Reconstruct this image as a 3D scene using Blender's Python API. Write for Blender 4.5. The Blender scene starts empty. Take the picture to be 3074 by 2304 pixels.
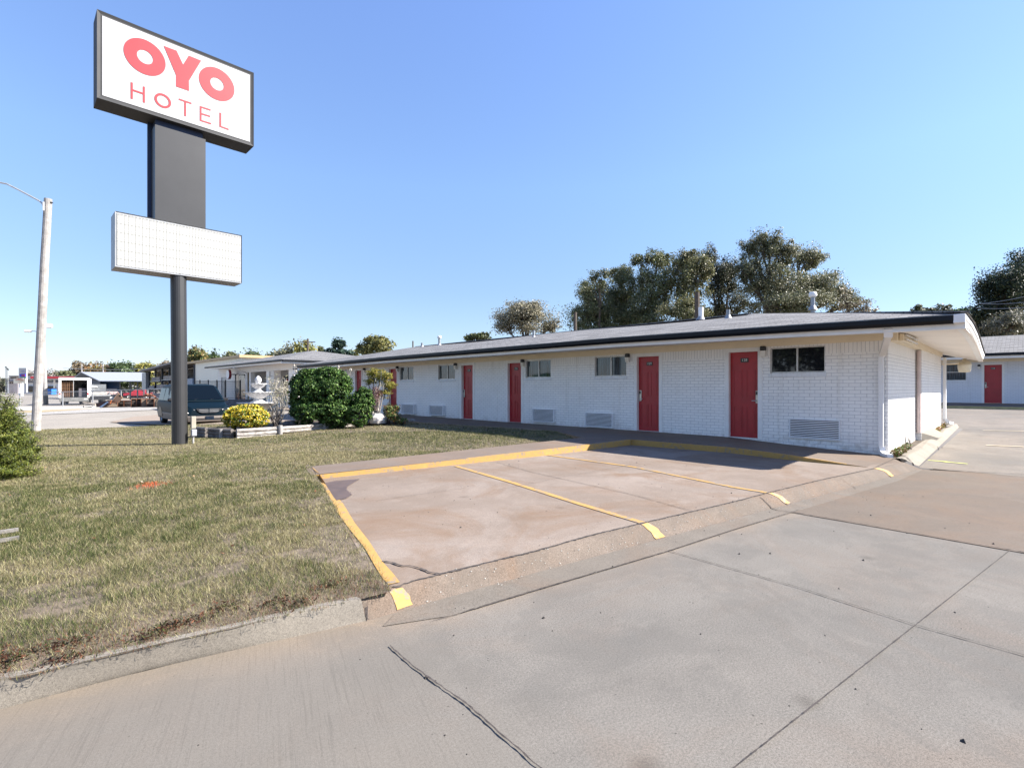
import bpy, bmesh, math, random
import numpy as np
from mathutils import Vector, Matrix
from mathutils.bvhtree import BVHTree
random.seed(7); rng = np.random.default_rng(7)
R = math.radians

# ------------------------------------------------------------------ camera, sky, sun
S = bpy.context.scene; C = S.collection
FPX, CX, HY, EYE = 1535.0, 1537.0, 1163.0, 1.45       # in pixels of the 3074 px wide photograph
YAW = math.atan(1524.4/FPX)
FW = np.array([math.sin(YAW), math.cos(YAW), 0.]); RT = np.array([math.cos(YAW), -math.sin(YAW), 0.]); UP = np.array([0, 0, 1.])
CAM = np.array([0, 0, EYE])
cd = bpy.data.cameras.new('camera'); cam = bpy.data.objects.new('camera', cd); C.objects.link(cam)
cd.sensor_width = 36; cd.lens = 36*FPX/3074; cd.clip_end = 3000; cd.clip_start = .05
cd.shift_y = (HY-1152)/3074
cam.location = CAM; cam.rotation_euler = (R(90), 0, -YAW)
S.camera = cam
SUN = np.array([.556, -.566, .608]); SUN /= np.linalg.norm(SUN)
w = bpy.data.worlds.new('World'); S.world = w; w.use_nodes = True
nt = w.node_tree; bg = nt.nodes['Background']
sky = nt.nodes.new('ShaderNodeTexSky'); sky.sky_type = 'NISHITA'; sky.sun_disc = False
sky.sun_elevation = math.asin(SUN[2]); sky.sun_rotation = math.atan2(SUN[0], SUN[1])
sky.air_density = 1.0; sky.dust_density = .35; sky.ozone_density = 2.0; sky.altitude = 200
gm = nt.nodes.new('ShaderNodeGamma'); gm.inputs[1].default_value = .8
nt.links.new(sky.outputs[0], gm.inputs[0])
tint = nt.nodes.new('ShaderNodeMix'); tint.data_type = 'RGBA'; tint.blend_type = 'MULTIPLY'; tint.inputs[0].default_value = 1
tint.inputs[7].default_value = (1.28, 1.08, 1.12, 1)
nt.links.new(gm.outputs[0], tint.inputs[6])
tcn = nt.nodes.new('ShaderNodeTexCoord'); sxn = nt.nodes.new('ShaderNodeSeparateXYZ'); nt.links.new(tcn.outputs['Generated'], sxn.inputs[0])
rpn = nt.nodes.new('ShaderNodeValToRGB'); nt.links.new(sxn.outputs[2], rpn.inputs[0])
while len(rpn.color_ramp.elements) < 6: rpn.color_ramp.elements.new(.5)
for e_, (p_, c_) in zip(rpn.color_ramp.elements, [(0, (.45, .55, .70)), (.08, (.47, .60, .68)), (.18, (.48, .63, .70)), (.36, (.57, .78, .90)), (.60, (.58, .80, 1.04)), (.95, (.42, .58, .85))]): e_.position = p_; e_.color = (*c_, 1)
t2n = nt.nodes.new('ShaderNodeMix'); t2n.data_type = 'RGBA'; t2n.blend_type = 'MULTIPLY'; t2n.inputs[0].default_value = 1
nt.links.new(tint.outputs[2], t2n.inputs[6]); nt.links.new(rpn.outputs[0], t2n.inputs[7]); nt.links.new(t2n.outputs[2], bg.inputs[0])
bg.inputs[1].default_value = .116
sl = bpy.data.lights.new('sun', 'SUN'); sl.energy = 4.7; sl.angle = R(.53); sl.color = (1, .94, .86)
so = bpy.data.objects.new('sun', sl); C.objects.link(so); so.rotation_euler = Vector(SUN).to_track_quat('Z', 'Y').to_euler()
S.view_settings.view_transform = 'Standard'; S.view_settings.look = 'None'; S.view_settings.gamma = 1
S.view_settings.exposure = 1.62
S.cycles.max_bounces = 8; S.cycles.transparent_max_bounces = 16

# ------------------------------------------------------------------ pixel -> world
def ray(x, y): return FW + RT*((x-CX)/FPX) + UP*((HY-y)/FPX)
def pz(x, y, z): r = ray(x, y); return CAM + r*((z-EYE)/r[2])
def pX(x, y, X): r = ray(x, y); return CAM + r*(X/r[0])
def pY(x, y, Y): r = ray(x, y); return CAM + r*(Y/r[1])
def pD(x, y, D): return CAM + ray(x, y)*D
CR = {'1': (0, 950, .2532), '2': (440, 1000, .217), '4': (1150, 1000, .31646), '5': (1850, 950, .2939), '6': (2400, 850, .362),
      '7': (250, 0, .543), 'k': (600, 980, .28933), 'r': (2600, 1150, .2143), 's': (300, 60, .23517), 'b': (900, 1250, .5877),
      'e': (2200, 1250, .3951), 'h': (0, 1600, .5877), 'T': (1400, 650, .5877), 'g': (2600, 960, .13562), 'f': (0, 0, 1.3897)}
def c(k, x, y): a = CR[k]; return (a[0]+x*a[2], a[1]+y*a[2])
def ss(a, b, x): t = np.clip((x-a)/(b-a), 0, 1); return t*t*(3-2*t)
def G(x, y):
    """lawn, gravel lot and everything north of the driveway"""
    x = np.asarray(x, float); y = np.asarray(y, float)
    lawn = np.where(y < 14, .138-.0034*(y-3), .1-.0195*(y-14))
    lawn = lawn + .075*ss(4.5, 7, y)*(1-ss(9, 13, y))*ss(.5, 2.6, x)*(1-ss(2.5, 9, x))
    lawn = lawn + .15*ss(2.5, 9.5, x)*ss(6, 9, y)
    D = x*FW[0]+y*FW[1]
    far = -.15-.0075*np.clip(D-19.5, 0, 70) + .33*np.where(y > 25, ss(9.9, 12.3, x), ss(6, 12, x))*ss(6, 9, y)*(1-ss(55, 75, y))
    t = ss(24, 27, y)
    return lawn*(1-t)+far*t
def GR(x): return np.clip((np.asarray(x, float)-11.8)*.02, 0, .44)

# ------------------------------------------------------------------ materials
MATS = {}
def nodes_of(name):
    m = bpy.data.materials.new(name); m.use_nodes = True; t = m.node_tree
    return m, t, t.nodes['Principled BSDF']
def N(t, typ, **kw):
    n = t.nodes.new('ShaderNode'+typ)
    for k, v in kw.items():
        if k.startswith('i_'): n.inputs[int(k[2:])].default_value = v
        else: setattr(n, k, v)
    return n
def L(t, a, b): t.links.new(a, b)
def ramp(t, fac, stops):
    r = N(t, 'ValToRGB'); L(t, fac, r.inputs[0]); cr = r.color_ramp
    while len(cr.elements) < len(stops): cr.elements.new(.5)
    for e, (p, col) in zip(cr.elements, stops): e.position = p; e.color = (*col, 1) if len(col) == 3 else col
    return r.outputs[0]
def noise(t, vec, scale, detail=4, rough=.6, dist=0):
    n = N(t, 'TexNoise'); n.inputs['Scale'].default_value = scale; n.inputs['Detail'].default_value = detail
    n.inputs['Roughness'].default_value = rough; n.inputs['Distortion'].default_value = dist
    L(t, vec, n.inputs['Vector']); return n.outputs[0]
def mixc(t, fac, a, b, blend='MIX'):
    m = N(t, 'Mix', data_type='RGBA', blend_type=blend)
    for s, v in ((0, fac), (6, a), (7, b)):
        if hasattr(v, 'is_linked') or hasattr(v, 'node'): L(t, v, m.inputs[s])
        else: m.inputs[s].default_value = v if s == 0 else ((*v, 1) if len(v) == 3 else v)
    return m.outputs[2]
def math_(t, op, a, b=0.0, cl=False):
    m = N(t, 'Math', operation=op, use_clamp=cl)
    for s, v in ((0, a), (1, b)):
        if hasattr(v, 'node'): L(t, v, m.inputs[s])
        else: m.inputs[s].default_value = v
    return m.outputs[0]
def pos(t): return N(t, 'NewGeometry').outputs['Position']
def bump(t, b, h, strength, dist=.01):
    n = N(t, 'Bump'); n.inputs['Strength'].default_value = strength; n.inputs['Distance'].default_value = dist
    L(t, h, n.inputs['Height']); L(t, n.outputs[0], b.inputs['Normal'])
def mat(name, col, rough=.6, var=.12, scale=6., bmp=.0, metal=0., spec=.5, fine=0., tint=None, coat=0.):
    if name in MATS: return MATS[name]
    m, t, b = nodes_of(name); p = pos(t)
    n1 = noise(t, p, scale, 5, .65)
    c2 = tint if tint else tuple(v*(1-var*1.6) for v in col); c1 = tuple(min(1, v*(1+var)) for v in col)
    base = ramp(t, n1, [(.3, c2), (.7, c1)])
    if fine:
        n2 = noise(t, p, scale*25, 2, .8); base = mixc(t, fine, base, ramp(t, n2, [(.3, (0.25,)*3), (.7, (1,)*3)]), 'MULTIPLY')
    L(t, base, b.inputs['Base Color'])
    b.inputs['Roughness'].default_value = rough; b.inputs['Metallic'].default_value = metal; b.inputs['Specular IOR Level'].default_value = spec
    b.inputs['Coat Weight'].default_value = coat; b.inputs['Coat Roughness'].default_value = .05
    if bmp: bump(t, b, noise(t, p, scale*8, 4), bmp, .01)
    MATS[name] = m; return m

def brick_mat(name, axis, zoff, soldier=(2.16, 2.375), paint=(.90, .89, .865), mort=(.42, .43, .47)):
    """painted brick; axis = world axis the courses run along"""
    m, t, b = nodes_of(name); p = pos(t); sp = N(t, 'SeparateXYZ'); L(t, p, sp.inputs[0])
    u = sp.outputs[axis]; v = sp.outputs[2]
    v2 = math_(t, 'SUBTRACT', v, zoff)
    wob = noise(t, p, 2.2, 3); uo = math_(t, 'ADD', u, math_(t, 'MULTIPLY', wob, .02)); vo = math_(t, 'ADD', v2, math_(t, 'MULTIPLY', wob, .008))
    def brick(a, bb, bw, rh, off):
        cb = N(t, 'CombineXYZ'); L(t, a, cb.inputs[0]); L(t, bb, cb.inputs[1])
        k = N(t, 'TexBrick', offset=off); L(t, cb.outputs[0], k.inputs['Vector'])
        k.inputs['Scale'].default_value = 1; k.inputs['Brick Width'].default_value = bw; k.inputs['Row Height'].default_value = rh
        k.inputs['Mortar Size'].default_value = .0040; k.inputs['Mortar Smooth'].default_value = .25; k.inputs['Bias'].default_value = 0
        k.inputs['Color1'].default_value = (1, 1, 1, 1); k.inputs['Color2'].default_value = (.86, .86, .86, 1); k.inputs['Mortar'].default_value = (0, 0, 0, 1)
        return k
    k1 = brick(uo, vo, .205, .0712, .5)
    k2 = brick(v2, uo, .5, .0712, 0)
    gt = math_(t, 'GREATER_THAN', v, soldier[0])
    fac = mixc(t, gt, k1.outputs['Fac'], k2.outputs['Fac']); colr = mixc(t, gt, k1.outputs[0], k2.outputs[0])
    n1 = noise(t, p, 1.3, 5, .7); n2 = noise(t, p, 60, 3, .7)
    pa = mixc(t, ramp(t, n1, [(.35, (0, 0, 0)), (.75, (1, 1, 1))]), paint, tuple(q*.93 for q in paint))
    pa = mixc(t, .35, pa, colr, 'MULTIPLY')
    pa = mixc(t, .12, pa, ramp(t, n2, [(.35, (.6, .6, .6)), (.6, (1, 1, 1))]), 'MULTIPLY')
    grm = math_(t, 'MULTIPLY', ramp(t, math_(t, 'SUBTRACT', v, math_(t, 'MULTIPLY', n1, .5)), [(0, (.55, .55, .55)), (.22, (0, 0, 0))]), ramp(t, noise(t, p, 6, 5, .7), [(.4, (0, 0, 0)), (.65, (1, 1, 1))]))
    pa = mixc(t, grm, pa, (.42, .36, .30))
    strk = N(t, 'Mapping'); strk.inputs['Scale'].default_value = (5, 5, .35); L(t, p, strk.inputs['Vector']); pa = mixc(t, .5, pa, ramp(t, noise(t, strk.outputs[0], 1.6, 5, .7), [(.30, (.80, .78, .75)), (.45, (1, 1, 1))]), 'MULTIPLY')
    # joints are painted too; bare grey shows only where the paint missed
    miss = ramp(t, noise(t, p, 9, 4, .7), [(.3, (.25, .25, .25)), (.62, (.8, .8, .8))])
    fm = math_(t, 'MULTIPLY', fac, miss)
    L(t, mixc(t, fm, pa, mort), b.inputs['Base Color']); b.inputs['Roughness'].default_value = .55
    h = math_(t, 'ADD', math_(t, 'SUBTRACT', 1.0, fac), math_(t, 'MULTIPLY', n2, .25))
    bump(t, b, h, .7, .004)
    MATS[name] = m; return m

def concrete_mat(name, col, stain, rust=.0, dark=.35, scale=1., speck=.5, broom=0, dot=0., rustcol=(.42, .25, .15)):
    wk = (.472, .462, .438); col = tuple(a*b for a, b in zip(col, wk)); stain = tuple(a*b for a, b in zip(stain, wk)); rustcol = tuple(a*b for a, b in zip(rustcol, wk))
    m, t, b = nodes_of(name); p = pos(t)
    big = noise(t, p, .45*scale, 6, .62, .6); mid = noise(t, p, 2.1*scale, 6, .7, .3); fine = noise(t, p, 90, 4, .85); grit = noise(t, p, 260, 2, .8)
    base = mixc(t, ramp(t, big, [(.35, (0, 0, 0)), (.68, (1, 1, 1))]), col, stain)
    base = mixc(t, math_(t, 'MULTIPLY', ramp(t, mid, [(.42, (0, 0, 0)), (.72, (1, 1, 1))]), dark), base, tuple(q*.62 for q in col))
    if rust:
        rn = noise(t, p, .7, 5, .65, 1.2)
        base = mixc(t, math_(t, 'MULTIPLY', ramp(t, rn, [(.46, (0, 0, 0)), (.66, (1, 1, 1))]), rust), base, rustcol)
    at_ = N(t, 'Attribute', attribute_name='edge')
    base = mixc(t, math_(t, 'MULTIPLY', at_.outputs['Fac'], ramp(t, noise(t, p, 2.4, 6, .7), [(.25, (.35, .35, .35)), (.7, (1, 1, 1))])), base, (.27, .205, .145))
    base = mixc(t, speck, base, ramp(t, fine, [(.36, (.68, .68, .68)), (.5, (1, 1, 1)), (.64, (1.25, 1.25, 1.25))]), 'MULTIPLY')
    base = mixc(t, speck*.8, base, ramp(t, grit, [(.38, (.5, .5, .5)), (.52, (1.08, 1.08, 1.08))]), 'MULTIPLY')
    vor = N(t, 'TexVoronoi'); vor.inputs['Scale'].default_value = 9; L(t, p, vor.inputs['Vector'])
    spots = ramp(t, vor.outputs['Distance'], [(.03, (.25, .25, .25)), (.055, (1, 1, 1))])
    base = mixc(t, dot, base, spots, 'MULTIPLY')
    pt_ = noise(t, p, .95*scale, 9, .72, .5); base = mixc(t, ramp(t, pt_, [(.50, (0, 0, 0)), (.545, (.30, .30, .30))]), base, tuple(q*.80 for q in stain))
    pt2 = noise(t, p, 1.7*scale, 9, .75, .8); base = mixc(t, ramp(t, pt2, [(.58, (0, 0, 0)), (.64, (.16, .16, .16))]), base, tuple(min(1, q*1.28) for q in col))
    v2 = N(t, 'TexVoronoi'); v2.inputs['Scale'].default_value = 1.1; L(t, p, v2.inputs['Vector']); base = mixc(t, .5, base, ramp(t, v2.outputs['Distance'], [(.02, (.45, .43, .42)), (.09, (1, 1, 1))]), 'MULTIPLY')
    h = math_(t, 'ADD', math_(t, 'MULTIPLY', fine, .6), math_(t, 'MULTIPLY', grit, .5))
    if broom:
        mp = N(t, 'Mapping'); mp.inputs['Rotation'].default_value = (0, 0, R(broom)); L(t, p, mp.inputs['Vector'])
        mp2 = N(t, 'Mapping'); mp2.inputs['Scale'].default_value = (1, .022, 1); L(t, mp.outputs[0], mp2.inputs['Vector'])
        wv_ = ramp(t, noise(t, mp2.outputs[0], 75, 3, .75, .12), [(.38, (0, 0, 0)), (.56, (1, 1, 1))])
        sxx = N(t, 'SeparateXYZ'); L(t, p, sxx.inputs[0]); lim = ramp(t, math_(t, 'MULTIPLY', math_(t, 'ADD', sxx.outputs[0], noise(t, p, 1.5, 3)), .25), [(.42, (1, 1, 1)), (.56, (0, 0, 0))])
        amp = math_(t, 'MULTIPLY', lim, ramp(t, noise(t, p, 1.1, 3), [(.35, (.08, .08, .08)), (.6, (.4, .4, .4))]))
        base = mixc(t, math_(t, 'MULTIPLY', lim, .55), base, tuple(q*.80*k_ for q, k_ in zip(col, (1.0, .97, .93))))
        base = mixc(t, amp, base, ramp(t, wv_, [(0, (.72, .72, .72)), (.6, (1.08, 1.08, 1.08))]), 'MULTIPLY')
        h = math_(t, 'ADD', h, math_(t, 'MULTIPLY', wv_, .15))
    L(t, base, b.inputs['Base Color']); b.inputs['Roughness'].default_value = .85; b.inputs['Specular IOR Level'].default_value = .18
    bump(t, b, h, .22, .003)
    MATS[name] = m; return m

def shingle_mat(name, axis, col=(.20, .195, .19)):
    m, t, b = nodes_of(name); p = pos(t); sp = N(t, 'SeparateXYZ'); L(t, p, sp.inputs[0])
    other = sp.outputs[0] if axis == 1 else sp.outputs[1]
    cb = N(t, 'CombineXYZ'); L(t, sp.outputs[axis], cb.inputs[0]); L(t, other, cb.inputs[1])
    k = N(t, 'TexBrick', offset=.5); L(t, cb.outputs[0], k.inputs['Vector'])
    k.inputs['Scale'].default_value = 1; k.inputs['Brick Width'].default_value = .32; k.inputs['Row Height'].default_value = .145
    k.inputs['Mortar Size'].default_value = .012; k.inputs['Mortar Smooth'].default_value = .3
    k.inputs['Color1'].default_value = (1.3, 1.3, 1.3, 1); k.inputs['Color2'].default_value = (.72, .72, .72, 1); k.inputs['Mortar'].default_value = (.3, .3, .3, 1)
    n1 = noise(t, p, 1.2, 6, .7); n2 = noise(t, p, 70, 2, .9)
    mp = N(t, 'Mapping'); mp.inputs['Scale'].default_value = (1, 1, 1) ; L(t, cb.outputs[0], mp.inputs['Vector']); mp.inputs['Scale'].default_value = (.6, 6, 1)
    st = noise(t, mp.outputs[0], 1.5, 5, .75)
    base = mixc(t, ramp(t, n1, [(.35, (0, 0, 0)), (.7, (1, 1, 1))]), col, tuple(q*.78 for q in col))
    base = mixc(t, .75, base, k.outputs[0], 'MULTIPLY')
    base = mixc(t, .8, base, ramp(t, st, [(.38, (.45, .45, .47)), (.6, (1.3, 1.3, 1.3))]), 'MULTIPLY')
    base = mixc(t, .6, base, ramp(t, n2, [(.3, (.5, .5, .5)), (.7, (1.3, 1.3, 1.3))]), 'MULTIPLY')
    L(t, base, b.inputs['Base Color']); b.inputs['Roughness'].default_value = .9
    bump(t, b, math_(t, 'SUBTRACT', 1.0, k.outputs['Fac']), .7, .02)
    MATS[name] = m; return m

def attr_mat(name, rough=.7, trans=.25, spec=.3):
    """colour from the mesh's own leaf/blade colour attribute, with some light passing through"""
    m, t, b = nodes_of(name); a = N(t, 'Attribute', attribute_name='col')
    L(t, a.outputs['Color'], b.inputs['Base Color']); b.inputs['Roughness'].default_value = rough; b.inputs['Specular IOR Level'].default_value = spec
    if trans:
        tr = N(t, 'BsdfTranslucent'); L(t, a.outputs['Color'], tr.inputs[0]); mx = N(t, 'MixShader'); mx.inputs[0].default_value = trans
        L(t, b.outputs[0], mx.inputs[1]); L(t, tr.outputs[0], mx.inputs[2]); L(t, mx.outputs[0], t.nodes['Material Output'].inputs[0])
    MATS[name] = m; return m

M_brickY = brick_mat('painted_brick_front', 1, .05)
M_brickX = brick_mat('painted_brick_end', 0, .05, soldier=(2.16, 2.375))
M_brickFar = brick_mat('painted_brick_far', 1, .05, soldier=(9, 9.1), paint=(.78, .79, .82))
M_shY = shingle_mat('shingles_front', 1); M_shX = shingle_mat('shingles_end', 0)
M_drive = concrete_mat('driveway_concrete', (.40, .375, .345), (.30, .288, .272), rust=.16, dark=.34, speck=.95, broom=19.5, dot=.8)
M_drive2 = concrete_mat('brown_driveway_concrete', (.335, .275, .225), (.30, .255, .22), rust=.25, dark=.3, speck=.6, dot=.6)
M_park = concrete_mat('parking_concrete', (.56, .475, .42), (.42, .335, .275), rust=.7, dark=.4, speck=.6, dot=.3, rustcol=(.38, .25, .165))
M_pan = concrete_mat('gutter_pan_concrete', (.37, .335, .295), (.39, .345, .30), rust=.3, dark=.4, speck=.9, dot=.5)
M_roll = concrete_mat('worn_kerb_concrete', (.37, .305, .26), (.30, .255, .22), rust=.4, dark=.5, speck=1, scale=2.5, dot=.4)
M_kerbc = concrete_mat('kerb_concrete', (.60, .55, .48), (.50, .46, .41), rust=.05, dark=.35, speck=.8, scale=2)
M_walk = concrete_mat('walk_concrete', (.40, .325, .275), (.35, .29, .25), rust=.35, dark=.25, speck=.5, dot=.4)
M_rear = concrete_mat('rear_lot_concrete', (.54, .48, .42), (.34, .32, .30), rust=.12, dark=.8, speck=1, scale=.9)
M_far = concrete_mat('far_lot', (.68, .63, .56), (.58, .54, .49), rust=.1, dark=.2, speck=.7)
M_pinkslab = concrete_mat('far_slab', (.66, .55, .46), (.58, .49, .42), rust=.2, dark=.2, speck=.5)
M_gravel = concrete_mat('gravel', (.85, .83, .80), (.68, .66, .64), dark=.5, speck=1, scale=6)
M_white_conc = concrete_mat('pale_walk', (.95, .92, .86), (.88, .85, .8), dark=.2, speck=.4)
M_soil = mat('soil', (.10, .075, .05), .95, .4, 8, .8, fine=.6)
M_under = mat('turf_soil', (.20, .155, .11), .95, .3, 9, .6, tint=(.07, .055, .035), fine=.6)
M_drygrass = mat('dry_grass', (.36, .28, .17), .95, .2, 2, .5, fine=.3, tint=(.26, .22, .12))
M_yellow = mat('yellow_paint', (.78, .50, .12), .7, .10, 5, .3, fine=.35)
def worn_yellow(th=.465, nm='worn'):
    m, t, b = nodes_of(nm+'_yellow_paint'); p = pos(t)
    n = noise(t, p, 16, 6, .8); n2 = noise(t, p, 3, 3, .6)
    f = math_(t, 'ADD', math_(t, 'MULTIPLY', n, .7), math_(t, 'MULTIPLY', n2, .3))
    col = ramp(t, f, [(th-.055, (.215, .18, .145)), (th, (.38, .225, .062)), (.7, (.45, .27, .078))])
    L(t, col, b.inputs['Base Color']); b.inputs['Roughness'].default_value = .75; MATS[nm] = m; return m
M_worn = worn_yellow()
M_crack = mat('joint_dark', (.06, .05, .045), .95, .4, 20, .5)
M_white = mat('white_trim', (.80, .79, .77), .5, .05, 3)
M_cream = mat('cream_trim', (.80, .70, .52), .55, .05, 2)
M_soffit = mat('soffit_paint', (.80, .74, .67), .6, .05, 1.5)
M_gut = mat('dark_gutter', (.006, .008, .012), .45, .2, 4, spec=.25)
M_red = mat('red_door_paint', (.37, .014, .022), .38, .10, 2)
M_steel = mat('steel', (.5, .49, .46), .35, .15, 8, metal=.8)
M_alu = mat('aluminium_frame', (.52, .51, .49), .4, .15, 8, metal=.5)
M_black = mat('black_metal', (.015, .015, .017), .4, .2, 5)
M_plate = mat('plate_dark', (.03, .03, .03), .4, .2, 5)
M_signgrey = mat('sign_grey', (.030, .030, .031), .42, .10, 1.2)
M_signbox = mat('sign_frame_grey', (.030, .031, .033), .7, .15, 2)
M_signface = mat('sign_face', (.40, .40, .40), .3, .02, 1)
M_oyo = mat('sign_red', (.37, .040, .044), .35, .04, 3)
M_sidewht = mat('white_panel', (.74, .75, .77), .5, .06, 2)
M_wood = mat('weathered_pole', (.36, .34, .32), .9, .2, 5, .6, fine=.3)
M_log = mat('landscape_timber', (.46, .43, .40), .9, .3, 9, .9, fine=.7, tint=(.17, .15, .13))
M_greymetal = mat('grey_metal', (.33, .34, .35), .5, .15, 4, metal=.4)
M_fount = mat('fountain_stone', (.58, .57, .56), .7, .25, 12, .5)
M_rock = mat('painted_rock', (.52, .50, .48), .9, .2, 6, .9)
M_darkrock = mat('dark_rock', (.13, .12, .12), .9, .3, 6, .9)
M_bark = mat('bark', (.10, .08, .065), .95, .3, 6, .8)
M_twig = mat('pale_twig', (.40, .37, .32), .9, .2, 8)
M_darktwig = mat('dark_twig', (.06, .05, .045), .9, .2, 8)
M_leaf = attr_mat('leaf', .5, .28, .35); M_gloss = attr_mat('glossy_leaf', .5, .15, .2); M_blade = attr_mat('grass_blade', .75, .3, .2)
M_petg = attr_mat('dull_leaf', .8, .3, .1)
def glass(name, col=(.012, .014, .018), rough=.03, curtain=None):
    m, t, b = nodes_of(name); p = pos(t)
    if curtain:
        mp = N(t, 'Mapping'); mp.inputs['Scale'].default_value = (1, 9, .4); L(t, p, mp.inputs['Vector'])
        L(t, ramp(t, noise(t, mp.outputs[0], 2.5, 3), [(.4, col), (.6, curtain)]), b.inputs['Base Color'])
    else: b.inputs['Base Color'].default_value = (*col, 1)
    b.inputs['Roughness'].default_value = rough; b.inputs['IOR'].default_value = 1.55; b.inputs['Specular IOR Level'].default_value = .6
    MATS[name] = m; return m
M_glass = glass('window_glass'); M_glassC = glass('curtained_glass', (.008, .014, .02), .04, (.055, .085, .11)); M_carglass = glass('car_glass', (.003, .006, .01), .04); M_carglass.node_tree.nodes['Principled BSDF'].inputs['IOR'].default_value = 1.2
M_tyre = mat('tyre', (.02, .02, .02), .8, .2, 9)
M_hub = mat('hubcap', (.35, .35, .36), .35, .1, 9, metal=.6)
M_green = mat('teal_car_paint', (.0015, .008, .014), .5, .1, 2, spec=.3)
M_carsilver = mat('champagne_paint', (.15, .128, .11), .5, .1, 3, metal=.1)
M_lens = mat('lamp_lens', (.75, .74, .70), .1, .05, 4)
M_amber = mat('amber_lens', (.75, .28, .05), .2, .05, 4)

M_green.node_tree.nodes['Principled BSDF'].inputs['IOR'].default_value = 1.3
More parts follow.
